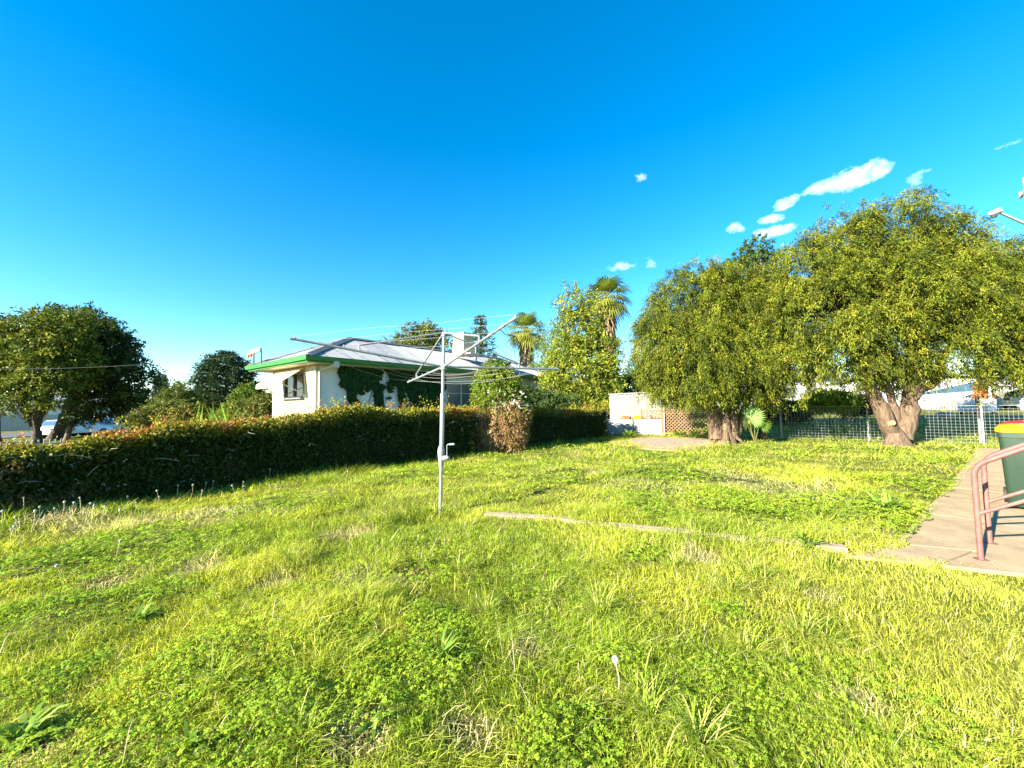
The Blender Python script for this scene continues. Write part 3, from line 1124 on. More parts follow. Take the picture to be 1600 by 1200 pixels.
# lattice screens
def lattice(pxa, pxb, z0, z1, off, label, frame=True, gap=.105):
    a, b_ = FP(pxa, 0, off), FP(pxb, 0, off)
    t = thing('lattice_screen', label, 'lattice', (a.x, a.y, 0))
    d = (b_ - a).normalized(); W = (b_ - a).length
    for sg, oo in ((1, 0), (-1, .016)):
        mb = MB()
        s = -(z1 - z0)
        while s < W:
            # diagonal from (s, z0) at 45 degrees, clipped to the panel
            x0, x1 = s, s + (z1 - z0)
            lo, hi = max(0, x0), min(W, x1)
            if hi > lo + .02:
                za, zb = z0 + (lo - x0), z0 + (hi - x0)
                if sg < 0: za, zb = z0 + z1 - za, z0 + z1 - zb
                mb.bar(a + d * lo + fnor * oo + Vector((0, 0, za)), a + d * hi + fnor * oo + Vector((0, 0, zb)), .012, .034, up=(0, 0, 1))
            s += gap * 1.41
        tag(mb.build('slats', MAT['lattice'], t), kind='stuff')
    if frame:
        for z in (z0, z1):
            MB().bar(a + Vector((0, 0, z)) - fnor * .01, b_ + Vector((0, 0, z)) - fnor * .01, .04, .045).build('rail', MAT['lattice'], t)
        n = max(1, int(W / 1.2))
        for i in range(n + 1):
            q = a + d * (W * i / n) + fnor * .05
            MB().box(q + Vector((0, 0, z1 / 2)), d * .03, fnor * .03, Vector((0, 0, z1 / 2 + .1))).build('post', MAT['lattice'], t)
    return t


lattice(1033, 1118, .08, 1.12, .07, 'brown diagonal timber lattice screen left of the thick multi-stem trunk')
lattice(1000, 1032, .55, 1.06, .42, 'short piece of brown lattice standing behind the corrugated sheets')

# weldmesh fence
wf = thing('wire_fence', 'galvanised weldmesh wire fence on steel posts along the back of the lawn', 'fence', tuple(FP(1217)))
post_px = [1036, 1116, 1217, 1352, 1530]
posts = [FP(p) for p in post_px]
last = posts[-1]
posts += [last + fdir * 2.6 * k for k in (1, 2)]
for i, q in enumerate(posts):
    z = gz(q.x, q.y)
    MB().tube([(q.x, q.y, z - .3), (q.x, q.y, z + 1.2), (q.x, q.y, z + 1.22)], [.025, .025, .01], 10).build('post', MAT['offwhite'], wf, smooth=True)
for i in range(1, len(posts) - 1):
    a, b_ = posts[i] - fnor * .03, posts[i + 1] - fnor * .03
    W = (b_ - a).length; d = (b_ - a).normalized()
    mb = MB()
    zl = (gz(a.x, a.y) + gz(b_.x, b_.y)) / 2
    for s in np.arange(.05, W, .095):
        q = a + d * s
        mb.bar(q + Vector((0, 0, zl + .01)), q + Vector((0, 0, zl + 1.1)), .005, .005)
    for z in np.arange(.03, 1.12, .095):
        mb.bar(a + Vector((0, 0, zl + z)) - fnor * .005, b_ + Vector((0, 0, zl + z)) - fnor * .005, .005, .005)
    tag(mb.build('mesh_panel', MAT['galv_dull'], wf), kind='stuff')
    MB().tube([a + Vector((0, 0, zl + 1.17)), b_ + Vector((0, 0, zl + 1.17))], .010, 6).build('top_wire', MAT['galv_dull'], wf)

# dark sleeved post by the gate end
q = FP(1525, 0, .35)
bpst = thing('sleeved_post', 'steel post with a black sleeve rising above the wire fence', 'post', (q.x, q.y, gz(q.x, q.y)))
MB().tube([(q.x, q.y, -.2), (q.x, q.y, .85)], .03, 10).build('post', MAT['offwhite'], bpst, smooth=True)
MB().tube([(q.x, q.y, .75), (q.x, q.y, 1.42), (q.x, q.y, 1.45)], [.045, .045, .03], 10).build('sleeve', MAT['rubber'], bpst, smooth=True)

# plastic tubs behind the corrugated sheets
for px, m, lab, w in ((995, 'lid_yellow', 'yellow plastic tub peeping over the corrugated sheets', .17), (976, 'orange', 'orange plastic tub peeping over the corrugated sheets beside the fence post', .15)):
    q = FP(px, 0, .8)
    zz = zt + .12
    mb = MB()
    mb.loft([[Vector((q.x + sx * w * s, q.y + sy * w * s, z)) for sx, sy in ((-1, -1), (1, -1), (1, 1), (-1, 1))] for z, s in ((gz(q.x, q.y), .75), (zz - .06, .95), (zz - .06, 1.08), (zz, 1.08), (zz, .95), (.3, .85))])
    tag(mb.build('plastic_tub', MAT[m]), lab, 'tub')

# ------------------------------------------------------------------ rotary clothesline
cb_ = on_ground(687, 803)
hD = cb_.y
HUB, TOP = P(693, 573, hD), P(693.5, 521, hD)
rot = thing('rotary_clothesline', 'galvanised rotary clothes hoist with four arms standing in the lawn', 'clothesline', cb_)
joint = P(690.0, 700, hD)
mid = P(691.5, 616, hD)
MB().tube([cb_ - Vector((0, 0, .25)), joint], .024, 14).build('lower_pole', MAT['galv'], rot, smooth=True)
MB().tube([P(690, 700, hD), P(690.3, 690, hD), mid, mid + Vector((0, 0, .012))], [.031, .031, .031, .026], 14).build('outer_pole', MAT['galv'], rot, smooth=True)
MB().tube([mid - Vector((0, 0, .1)), TOP], .022, 14).build('inner_pole', MAT['galv'], rot, smooth=True)
cp = lambda y, dx=0: P(689.3 + dx, y, hD)
MB().tube([cp(729), cp(727), cp(722), cp(713), cp(706), cp(702), cp(699), cp(697)], [.028, .036, .034, .046, .050, .046, .037, .033], 14).build('gear_housing', MAT['galv_dull'], rot, smooth=True)
gm = MB()
gb = P(694, 716, hD)
gm.tube([gb + Vector((-.01, -.03, 0)), gb + Vector((.045, -.045, .01)), gb + Vector((.075, -.055, .02))], [.038, .036, .022], 12)
gm.build('gear_boss', MAT['galv_dull'], rot, smooth=True)
hm = MB()
h0 = P(699, 714, hD - .055)
hm.tube([h0, P(698.5, 712, hD - .07), P(698.5, 696, hD - .08), P(700, 694.5, hD - .085), P(709, 694, hD - .14)], [.009, .009, .009, .009, .009], 8)
ck = hm.build('crank_handle', MAT['galv'], rot, smooth=True)
MB().tube([P(703, 694.3, hD - .1), P(710, 694, hD - .145)], .015, 10).build('grip', MAT['galv_dull'], ck, smooth=True)
MB().tube([HUB - Vector((0, 0, .05)), HUB - Vector((0, 0, .04)), HUB + Vector((0, 0, .04)), HUB + Vector((0, 0, .05))], [.028, .046, .046, .028], 14).build('hub', MAT['galv_dull'], rot, smooth=True)
MB().tube([TOP - Vector((0, 0, .05)), TOP - Vector((0, 0, .04)), TOP + Vector((0, 0, .01)), TOP + Vector((0, 0, .025))], [.024, .036, .036, .015], 14).build('head_cap', MAT['galv_dull'], rot, smooth=True)
tips = [P(455, 529, hD - .95), P(808, 495, hD - 1.72), P(872, 577, hD + .98), P(638, 597, hD + 1.55)]
tips = [tips[0], tips[1], tips[2], tips[3]]
frac = [.60, .58, .62, .72]
for tp, fr in zip(tips, frac):
    d = (tp - HUB)
    st = HUB + d.normalized() * .03
    ends = MB().tube([st, HUB + d * .98, tp], [.0165, .0155, .013], 10).build('arm', MAT['galv'], rot, smooth=True)
    MB().tube([tp - d.normalized() * .03, tp + d.normalized() * .008], .0195, 10).build('end_cap', MAT['galv_dull'], ends, smooth=True)
    j = HUB + d * fr
    bk = j + Vector((0, 0, .075))
    so_ = MB().tube([TOP + d.normalized() * .03, TOP.lerp(bk, .96), bk, j + Vector((0, 0, .0))], [.0125, .0125, .0125, .0125], 8).build('strut', MAT['galv'], rot, smooth=True)
    for fk in (.40, .55, .70, .85, .985):
        q = HUB + d * fk
        MB().tube([q + Vector((0, 0, .008)), q + Vector((0, 0, .035)), q + Vector((.012, 0, .042))], .004, 5).build('line_hook', MAT['galv_dull'], ends)
ring = [0, 1, 2, 3]
for i in range(4):
    a_t, b_t = tips[i], tips[(i + 1) % 4]
    for fk in (.40, .55, .70, .85, .985):
        A = HUB + (a_t - HUB) * fk + Vector((0, 0, .03)); B_ = HUB + (b_t - HUB) * fk + Vector((0, 0, .03))
        L = (B_ - A).length
        sag = L * (.012 + .05 * random.random() * (1.5 if i in (0, 2) else .8))
        if i == 0 and fk > .6: sag = -.004
        n = 13
        pts = []
        ph, am = random.random() * 6, .012 * random.random()
        for kx in range(n):
            t = kx / (n - 1)
            pts.append(A.lerp(B_, t) - Vector((0, 0, sag * 4 * t * (1 - t))) + Vector((0, 0, am * math.sin(ph + 9 * t) * math.sin(math.pi * t))))
        MB().tube(pts, .0021, 5).build('clothes_wire', MAT['wire'], rot, smooth=True)
# a loose end hanging from the near right arm
d = tips[1] - HUB
q = HUB + d * .82
e1 = P(805, 525, q.y + .15); e2 = P(812, 537, q.y + .2)
MB().tube([q, q.lerp(e1, .4) - Vector((0, 0, .03)), e1, e2], .0045, 5).build('loose_wire', MAT['black_wire'], rot, smooth=True)

# ------------------------------------------------------------------ handrails beside the path
def handrail(px, py, label, far=False):
    base = on_ground(px, py)
    base.z = .01
    t = thing('handrail', label, 'handrail', base, 'step handrails')
    run = Vector((.62, -.785, 0)).normalized()
    r = .0205
    zt_ = .90
    up_ = Vector((0, 0, 1))
    s = .62
    pts = [base - up_ * .15, base + up_ * (zt_ - .16)]
    for k in range(1, 7):
        a = rad(90 - 57 * k / 6)
        # bend from vertical into the rising rail
        pts.append(base + up_ * (zt_ - .16) + run * (.13 * (1 - math.sin(a)) * 1.4) + up_ * (.13 * (math.cos(a)) * 1.25))
    endp = pts[-1] + (run * 1 + up_ * s) * 1.7
    pts.append(endp)
    MB().tube(pts, r, 14).build('top_rail', MAT['rail'], t, smooth=True)
    m0 = base + up_ * .40
    MB().tube([m0, m0 + (run + up_ * s) * 1.75], .016, 12).build('mid_rail', MAT['rail'], t, smooth=True)
    p2 = endp - (run + up_ * s) * .12
    MB().tube([Vector((p2.x, p2.y, -.1)), p2], r, 14).build('post', MAT['rail'], t, smooth=True)
    MB().tube([base, base + up_ * .008, base + up_ * .010], [.055, .055, .045], 14).build('base_plate', MAT['rail'], t)
    return run


run = handrail(1533, 877, 'pink painted tube handrail nearest the lawn at the right edge')
handrail(1547, 851, 'pink painted tube handrail on the bin side just behind the front one')
# concrete landing and steps the rails climb (right of the frame)
A_ = on_ground(1533, 877); B2 = on_ground(1547, 851)
acr = Vector((B2.x - A_.x, B2.y - A_.y, 0))
stp = thing('steps', 'pale concrete steps between the pink handrails', 'steps', (A_.x + run.x * .4 + acr.x / 2, A_.y + run.y * .4 + acr.y / 2, 0))
for k in range(4):
    o_ = A_ + run * (.42 + .30 * k) + acr * .08
    pts = [Vector((p.x, p.y, .0)) for p in (o_, o_ + run * .30, o_ + run * .30 + acr * .84, o_ + acr * .84)]
    MB().prism(pts, Vector((0, 0, .175 * (k + 1)))).build('step', MAT['concrete'], stp, bevel=.012)

# ------------------------------------------------------------------ wheelie bins
def bin_(c, az, lidm, label):
    t = thing('wheelie_bin', label, 'bin', (c.x, c.y, .016), 'wheelie bins on the path')
    f = Vector((math.sin(az), math.cos(az), 0)); s = Vector((f.y, -f.x, 0)); up_ = Vector((0, 0, 1))
    o = Vector((c.x, c.y, .016))
    def ring_(hw, hd, z, r=.05, sh=0.0):
        out = []
        for cx, cy, a0 in ((1, 1, 0), (-1, 1, 90), (-1, -1, 180), (1, -1, 270)):
            for k in range(4):
                a = rad(a0 + 30 * k)
                out.append(o + s * (cx * (hw - r) + r * math.cos(a)) + f * (cy * (hd - r) + r * math.sin(a) + sh) + up_ * z)
        return out
    mb = MB()
    mb.loft([ring_(.235, .25, .03), ring_(.24, .26, .05), ring_(.27, .33, .80), ring_(.275, .335, .90), ring_(.285, .345, .905), ring_(.285, .345, .97), ring_(.265, .325, .975)])
    mb.build('body', MAT['bin'], t, smooth=True)
    mb = MB()
    mb.loft([ring_(.295, .355, .972), ring_(.30, .36, .985), ring_(.30, .36, 1.01), ring_(.27, .33, 1.045), ring_(.18, .24, 1.062)])
    lid = mb.build('lid', MAT[lidm], t, smooth=True)
    mb = MB()
    mb.bar(o + f * .2 + up_ * 1.066 - s * .1, o + f * .2 + up_ * 1.066 + s * .1, .03, .02)
    mb.build('lid_grip', MAT[lidm], lid, bevel=.004)
    MB().tube([o - s * .22 - f * .40 + up_ * .97, o + s * .22 - f * .40 + up_ * .97], .016, 10).build('handle_bar', MAT['bin'], t, smooth=True)
    for sg in (-1, 1):
        MB().bar(o + s * .2 * sg - f * .33 + up_ * .94, o + s * .2 * sg - f * .41 + up_ * .965, .03, .05).build('handle_bracket', MAT['bin'], t)
        w = o + s * .255 * sg - f * .22 + up_ * .10
        wh = MB().tube([w - s * .025, w - s * .022, w + s * .022, w + s * .025], [.085, .10, .10, .085], 18).build('wheel', MAT['rubber'], t, smooth=True)
        MB().tube([w - s * .028, w + s * .028], .05, 12).build('hub', MAT['bin'], wh)
    MB().tube([o - s * .24 - f * .22 + up_ * .10, o + s * .24 - f * .22 + up_ * .10], .012, 8).build('axle', MAT['galv_dull'], t)


b1 = P(1618, 720, 4.95)
bin_(b1, SUN_AZ + rad(180), 'lid_yellow', 'green wheelie bin with yellow lid, nearer of the two bins')
b2 = P(1622, 700, 5.62)
bin_(b2, SUN_AZ + rad(186), 'lid_red', 'green wheelie bin with red lid, behind the yellow lidded one')

# ------------------------------------------------------------------ hedges
hseg = np.diff(HP, axis=0); hlen = np.linalg.norm(hseg, axis=1); hcum = np.concatenate([[0], np.cumsum(hlen)])


def hp(s):
    """foot-line point and left normal at arc length s (arrays)"""
    s = np.asarray(s, float)
    x = np.interp(s, hcum, HP[:, 0]); y = np.interp(s, hcum, HP[:, 1])
    x2 = np.interp(s + .4, hcum, HP[:, 0]); y2 = np.interp(s + .4, hcum, HP[:, 1])
    x1 = np.interp(s - .4, hcum, HP[:, 0]); y1 = np.interp(s - .4, hcum, HP[:, 1])
    d = unit(np.c_[x2 - x1, y2 - y1])
    return np.c_[x, y], np.c_[-d[:, 1], d[:, 0]], d


def hedge_h(s):
    s = np.asarray(s, float)
    wob = (vnoise(np.c_[np.ravel(s), np.zeros(s.size)], 1.1, 77) - .5) * .22 + (vnoise(np.c_[np.ravel(s), np.zeros(s.size)], .4, 78) - .5) * .12
    return wob.reshape(s.shape) + np.interp(s, [0, 2.4, 3.5, 5.5, 7.5, 9.5, 13, 16, 18.5, 30], [.80, .83, .95, 1.17, 1.30, 1.38, 1.42, 1.34, 1.20, 1.12])


def hedge(s0, s1, label, n, seed, wild_left=False):
    p_, _, _ = hp(np.array([(s0 + s1) / 2]))
    W = 1.05
    t = thing('hedge', label, 'hedge', (p_[0, 0] - .4, p_[0, 1] + .4, 0))
    # inner mass of twigs
    ss = np.linspace(s0 + .15, s1 - .15, max(8, int((s1 - s0) / .22)))
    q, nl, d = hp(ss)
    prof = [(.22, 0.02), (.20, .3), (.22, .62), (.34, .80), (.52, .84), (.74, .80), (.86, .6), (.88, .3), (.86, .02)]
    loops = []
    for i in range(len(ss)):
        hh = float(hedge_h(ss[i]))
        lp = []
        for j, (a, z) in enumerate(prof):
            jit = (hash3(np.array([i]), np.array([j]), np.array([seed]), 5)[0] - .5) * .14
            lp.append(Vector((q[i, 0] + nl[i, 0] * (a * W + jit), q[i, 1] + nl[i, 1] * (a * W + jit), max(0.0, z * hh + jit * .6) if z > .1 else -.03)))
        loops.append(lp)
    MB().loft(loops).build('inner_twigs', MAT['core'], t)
    # leaves over the outside
    s = s0 + (s1 - s0) * rng.random(n)
    q, nl, d = hp(s)
    hh = hedge_h(s)
    # perimeter parameter: lawn face, top, back
    u = rng.random(n)
    face = u < .46; top = (u >= .46) & (u < .84); back = u >= .84
    lump = fnoise(np.c_[s, u * 3], .55, seed) - .5
    a = np.zeros(n); z = np.zeros(n)
    zz = rng.random(n)
    a[face] = .04 + .10 * rng.random(face.sum()) + .05 * (1 - zz[face])
    z[face] = zz[face]
    tt = rng.random(n)
    a[top] = tt[top]
    z[top] = 1.0 - .30 * np.abs(tt[top] * 2 - 1) ** 3.0 - .12 * rng.random(top.sum()) ** 2
    a[back] = .95 - .12 * rng.random(back.sum()); z[back] = zz[back]
    off = lump * .46
    A = a * W
    rnd = np.clip(1 - s / 6.5, 0, 1) if wild_left else np.zeros(n)
    A[face] += (rnd * .55 * np.clip(z - .35, 0, 1))[face]
    A[face] -= off[face] * .8
    A[back] += off[back] * .6
    Z = z * hh
    Z[top] += off[top] * .62
    C = np.c_[q + nl * A[:, None], np.maximum(Z, .03)]
    outw = np.zeros((n, 3))
    outw[face, :2] = -nl[face]; outw[top, 2] = 1; outw[back, :2] = nl[back]
    Dr = unit(outw * .5 + rng.normal(size=(n, 3)) * .6 + np.array([0, 0, .15]))
    N = unit(outw * .8 + np.array([0, 0, .5]) + rng.normal(size=(n, 3)) * .45)
    L = .062 * (.6 + .8 * rng.random(n)); Wd = .034 * (.7 + .6 * rng.random(n))
    pn = fnoise(C, .7, seed + 9)
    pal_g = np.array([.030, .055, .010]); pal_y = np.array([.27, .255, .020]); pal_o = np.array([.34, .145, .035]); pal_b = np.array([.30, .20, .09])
    new = np.clip((Z / hh - .74) * 4, 0, 1) * (.15 + .9 * rng.random(n))  # new growth; sunlit top and shaded face are also put into the colour
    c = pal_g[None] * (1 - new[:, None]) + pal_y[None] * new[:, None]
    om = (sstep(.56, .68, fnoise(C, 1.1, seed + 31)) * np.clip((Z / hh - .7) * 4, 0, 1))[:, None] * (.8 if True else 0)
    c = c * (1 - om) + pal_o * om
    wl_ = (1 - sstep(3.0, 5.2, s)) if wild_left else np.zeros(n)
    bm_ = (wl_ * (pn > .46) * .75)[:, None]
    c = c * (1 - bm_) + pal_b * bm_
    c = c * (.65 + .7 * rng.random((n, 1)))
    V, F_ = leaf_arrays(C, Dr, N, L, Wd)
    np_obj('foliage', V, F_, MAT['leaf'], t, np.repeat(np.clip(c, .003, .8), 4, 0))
    # sprays of new shoots above the clipped top
    m_ = int((s1 - s0) * 34)
    s = s0 + .1 + (s1 - s0 - .2) * rng.random(m_)
    q, nl, d = hp(s)
    a = rng.random(m_) * W * .95
    z0 = hedge_h(s) - .12
    lob = []
    base = np.c_[q + nl * a[:, None], z0]
    per = 16
    ln = (.06 + .32 * rng.random(m_) ** 2) * (.6 + .9 * vnoise(np.c_[s, s * 0], .8, seed + 4))
    ax = unit(np.c_[rng.normal(size=(m_, 2)) * .45, np.ones(m_)])
    f_ = rng.random((m_, per))
    C = base[:, None] + ax[:, None] * (f_ * (ln + .1)[:, None])[..., None] + rng.normal(size=(m_, per, 3)) * .022
    Dr = unit(ax[:, None] * .6 + rng.normal(size=(m_, per, 3)) * .6)
    N = unit(rng.normal(size=(m_, per, 3)) * .6 + np.array([0, 0, .6]))
    cs = np.array([[.27, .28, .022], [.21, .26, .02], [.34, .25, .035], [.34, .15, .04]])[rng.choice(4, m_, p=[.26, .22, .26, .26])]
    cs = cs[:, None] * (.7 + .6 * rng.random((m_, per, 1)))
    V, F_ = leaf_arrays(C.reshape(-1, 3), Dr.reshape(-1, 3), N.reshape(-1, 3), (.045 * (.6 + .8 * rng.random(m_ * per))), .024 * (.7 + .6 * rng.random(m_ * per)))
    np_obj('new_shoots', V, F_, MAT['leaf'], t, np.repeat(cs.reshape(-1, 3), 4, 0))
    # small pale specks dotted on the lawn face
    m_ = int((s1 - s0) * 9)
    s = s0 + .2 + (s1 - s0 - .4) * rng.random(m_)
    q, nl, d = hp(s)
    zz = .15 + .75 * rng.random(m_)
    C = np.c_[q + nl * (.0 + .04 * rng.random((m_, 1))), zz * hedge_h(s)]
    per = 4
    C = C[:, None] + rng.normal(size=(m_, per, 3)) * .016
    Dr = unit(rng.normal(size=(m_, per, 3)))
    N = unit(np.concatenate([-nl, np.full((m_, 1), .5)], 1)[:, None] + rng.normal(size=(m_, per, 3)) * .4)
    V, F_ = leaf_arrays(C.reshape(-1, 3), Dr.reshape(-1, 3), N.reshape(-1, 3), np.full(m_ * per, .024), np.full(m_ * per, .017))
    tag(np_obj('flowers', V, F_, MAT['petal'], t, np.tile(np.array([.42, .48, .46]), (len(V), 1))), kind='stuff')
    # dry twigs
    mb = MB()
    nt_ = int((s1 - s0) * (9 if not wild_left else 22))
    for i in range(nt_):
        sv = s0 + .2 + (s1 - s0 - .4) * (random.random() ** (2.2 if wild_left else 1))
        q, nl, d = hp(np.array([sv]))
        h_ = float(hedge_h(sv))
        a0 = random.random() * W * .8
        st = Vector((q[0, 0] + nl[0, 0] * a0, q[0, 1] + nl[0, 1] * a0, h_ * (.45 + .5 * random.random()) if wild_left else h_ * .8))
        dr = Vector((random.gauss(0, .6) - nl[0, 0] * .3, random.gauss(0, .6) - nl[0, 1] * .3, random.random() * .9 + .1)).normalized()
        ln_ = .2 + .3 * random.random()
        pts = [st, st + dr * ln_ * .5 + Vector((random.gauss(0, .03), random.gauss(0, .03), .03)), st + dr * ln_ + Vector((0, 0, -.06 * random.random()))]
        mb.tube(pts, [.005, .004, .0015], 4, cap=False)
    tag(mb.build('dry_twigs', MAT['timber_pole'], t), kind='stuff')
    return t


def s_at_px(px):
    k = (px - 800) / F
    ss = np.linspace(0, hcum[-1], 2000)
    q, _, _ = hp(ss)
    return ss[np.argmin(np.abs(q[:, 0] / q[:, 1] - k))]


sv0, sv1 = s_at_px(752), s_at_px(828)
hedge(0, sv0 - .12, 'long clipped hedge with orange tipped new growth in front of the cream house', 112000, 40, True)
hedge(sv1 - .25, hcum[-1], 'shorter clipped hedge between the flowering creeper mound and the corrugated fence', 34000, 60)

# creeper mound swallowing the hedge: green top, white flowers, brown dead thatch at the foot
q, nl, d = hp(np.array([(sv0 + sv1) / 2]))
vc = Vector((q[0, 0] + nl[0, 0] * .35, q[0, 1] + nl[0, 1] * .35, 0))
vD = vc.y
mound = thing('creeper_mound', 'tall mound of creeper with white flowers and brown dead thatch below', 'creeper', vc)
vl = [lobe(778, 596, vD - .1, 31, 22), lobe(778, 622, vD - .15, 37, 26), lobe(794, 645, vD - .15, 34, 26), lobe(756, 608, vD - .05, 15, 18), lobe(808, 630, vD, 16, 20), lobe(768, 584, vD, 18, 13)]
V, F_, c_ = foliage(vl, 2600, 15, .16, .06, .036, [(.13, .19, .016), (.19, .23, .018), (.09, .14, .02)], droop=.35, seed=71, gap=.30, gscale=.35, shell=.5, spread=.8)
np_obj('foliage', V, F_, MAT['leaf'], mound, c_)
vb = [lobe(782, 668, vD - .2, 42, 30), lobe(780, 690, vD - .2, 38, 18), lobe(792, 650, vD - .2, 34, 20), lobe(760, 666, vD - .25, 22, 32), lobe(792, 640, vD - .32, 34, 24)]
V, F_, c_ = foliage(vb, 2700, 14, .20, .07, .020, [(.30, .185, .085), (.20, .11, .045), (.36, .25, .12), (.17, .12, .03)], droop=1.1, seed=72, gap=.3, gscale=.3, shell=.45, spread=.5, low=.04)
np_obj('dead_thatch', V, F_, MAT['dry'], mound, c_)
mb = MB()
for i in range(200):
    a = random.random() * 6.283
    rr = .55 + .22 * random.random()
    z0 = .25 + 1.0 * random.random()
    st = vc + Vector((rr * math.cos(a), rr * math.sin(a), z0))
    en = st + Vector((random.gauss(0, .16), random.gauss(0, .16), -random.random() * .5))
    en.z = max(.01, en.z)
    md = st.lerp(en, .5) + Vector((math.cos(a) * .09, math.sin(a) * .09, .03))
    mb.tube([st, md, en], [.005, .005, .003], 4, cap=False)
tag(mb.build('dead_stems', MAT['timber_pole'], mound), kind='stuff')
vf = [lobe(798, 640, vD - .38, 30, 20), lobe(788, 625, vD - .32, 34, 22)]
V, F_, c_ = foliage(vf, 230, 7, .05, .05, .034, [(.74, .72, .62), (.66, .6, .5)], droop=.1, seed=73, gap=.36, gscale=.3, shell=.12, spread=1.0)
tag(np_obj('flowers', V, F_, MAT['petal'], mound, c_), kind='stuff')

# ivy on the side wall of the house
iv0, iv1 = wall_a(528), wall_a(694)
ivy = thing('climbing_ivy', 'dark ivy climbing over the shaded side wall under the green gutter', 'climbing plant', H((iv0 + iv1) / 2, OH - .1, HG))
n = 60000
a = iv0 + (iv1 - iv0) * rng.random(n)
z = HG + (ZE - .2 - HG) * rng.random(n)
# pixel-independent shape: dense under the eave, long tongues hanging down
tA = (a - iv0) / (iv1 - iv0)
tng = .55 + .42 * np.sin(tA * 17 + 1.2) * (1 - .6 * tA) + .25 * (fnoise(np.c_[a, z], .5, 3) - .5)
depth = np.interp(tA, [0, .04, .12, .2, .3, .42, .6, .9, 1], [.35, .95, 1.15, .75, 1.2, .85, 1.6, 2.2, 1.2]) * (1 + .5 * (vnoise(np.c_[a, a * 0], .35, 8) - .5))
zz_ = (ZE - .2) - z
hole = fnoise(np.c_[a, z], .55, 12)
keep = (zz_ < depth + 1.5 * (fnoise(np.c_[a, z], .4, 14) - .5)) & (hole > .42 - .16 * tA)
col_st = (np.abs(((a - iv0) % 1.15) - .5) < .12 + .1 * vnoise(np.c_[z, a], .4, 4)) & (zz_ < 2.6)
keep |= col_st & (tA < .75) & (hole > .3)
a, z = a[keep], z[keep]
n = len(a)
base = np.array(H(0, OH, 0)); Un, Vn = np.array(U), np.array(Vv)
C = base + Un * a[:, None] - Vn * (.015 + .14 * rng.random(n) ** 1.5)[:, None]
C[:, 2] = z
Dr = unit(np.array([0, 0, -1.0]) + rng.normal(size=(n, 3)) * .5)
N = unit(-Vn + rng.normal(size=(n, 3)) * .35)
c = np.array([.028, .075, .018]) * (.6 + .8 * rng.random((n, 1)))
V, F_ = leaf_arrays(C, Dr, N, .085 * (.6 + .7 * rng.random(n)), .075 * (.7 + .5 * rng.random(n)))
np_obj('foliage', V, F_, MAT['leaf'], ivy, np.repeat(c, 4, 0))
mb = MB()
for px in (550, 577, 600, 640, 668):
    a_ = wall_a(px)
    pts = [H(a_, OH - .04, HG - .05)]
    for k in range(1, 8):
        pts.append(H(a_ + .12 * math.sin(k * 1.7 + px), OH - .03, HG + (ZE - .3 - HG) * k / 7))
    mb.tube(pts, list(np.linspace(.022, .006, 8)), 5)
mb.build('stems', MAT['bark_dark'], ivy, smooth=True)

# ------------------------------------------------------------------ the two big bottlebrush trees
OLIVE = [(.140, .163, .012), (.103, .132, .010), (.18, .188, .016), (.050, .070, .008), (.12, .15, .011), (.035, .052, .007)]
T1 = on_ground(1135, 690)
D1 = T1.y + .1
l1 = [lobe(1075, 486, D1, 60, 60), lobe(1128, 478, D1, 66, 60), lobe(1185, 490, D1 + .3, 58, 64), lobe(1035, 545, D1 - .2, 46, 52), lobe(1095, 555, D1 - .5, 66, 66),
      lobe(1165, 560, D1 - .4, 64, 66), lobe(1030, 588, D1 - .1, 34, 30), lobe(1085, 598, D1 - .4, 52, 36), lobe(1180, 596, D1 + .2, 46, 34), lobe(1100, 450, D1 + .2, 44, 30), lobe(1060, 520, D1 + .9, 50, 60), lobe(1140, 520, D1 + 1.2, 60, 70)]
T2 = on_ground(1402, 696)
D2 = T2.y + .2
l2 = [lobe(1265, 430, D2 + .1, 66, 62), lobe(1330, 385, D2 + .1, 68, 60), lobe(1405, 362, D2 + .2, 72, 54), lobe(1470, 388, D2 + .1, 74, 52), lobe(1545, 436, D2 + .1, 88, 62), lobe(1625, 462, D2 + .3, 76, 64),
      lobe(1240, 500, D2 - .2, 52, 60), lobe(1300, 480, D2 - .5, 74, 72), lobe(1390, 455, D2 - .6, 84, 78), lobe(1490, 470, D2 - .5, 86, 78), lobe(1585, 510, D2 - .2, 80, 66),
      lobe(1245, 560, D2 - .1, 46, 42), lobe(1320, 545, D2 - .5, 62, 52), lobe(1400, 535, D2 - .4, 60, 46), lobe(1480, 540, D2 - .4, 66, 48), lobe(1560, 565, D2 - .1, 62, 34), lobe(1640, 560, D2, 70, 44),
      lobe(1405, 588, D2 + .5, 52, 20), lobe(1345, 440, D2 + 1.3, 70, 80), lobe(1440, 440, D2 + 1.6, 80, 80), lobe(1540, 470, D2 + 1.4, 80, 70)]


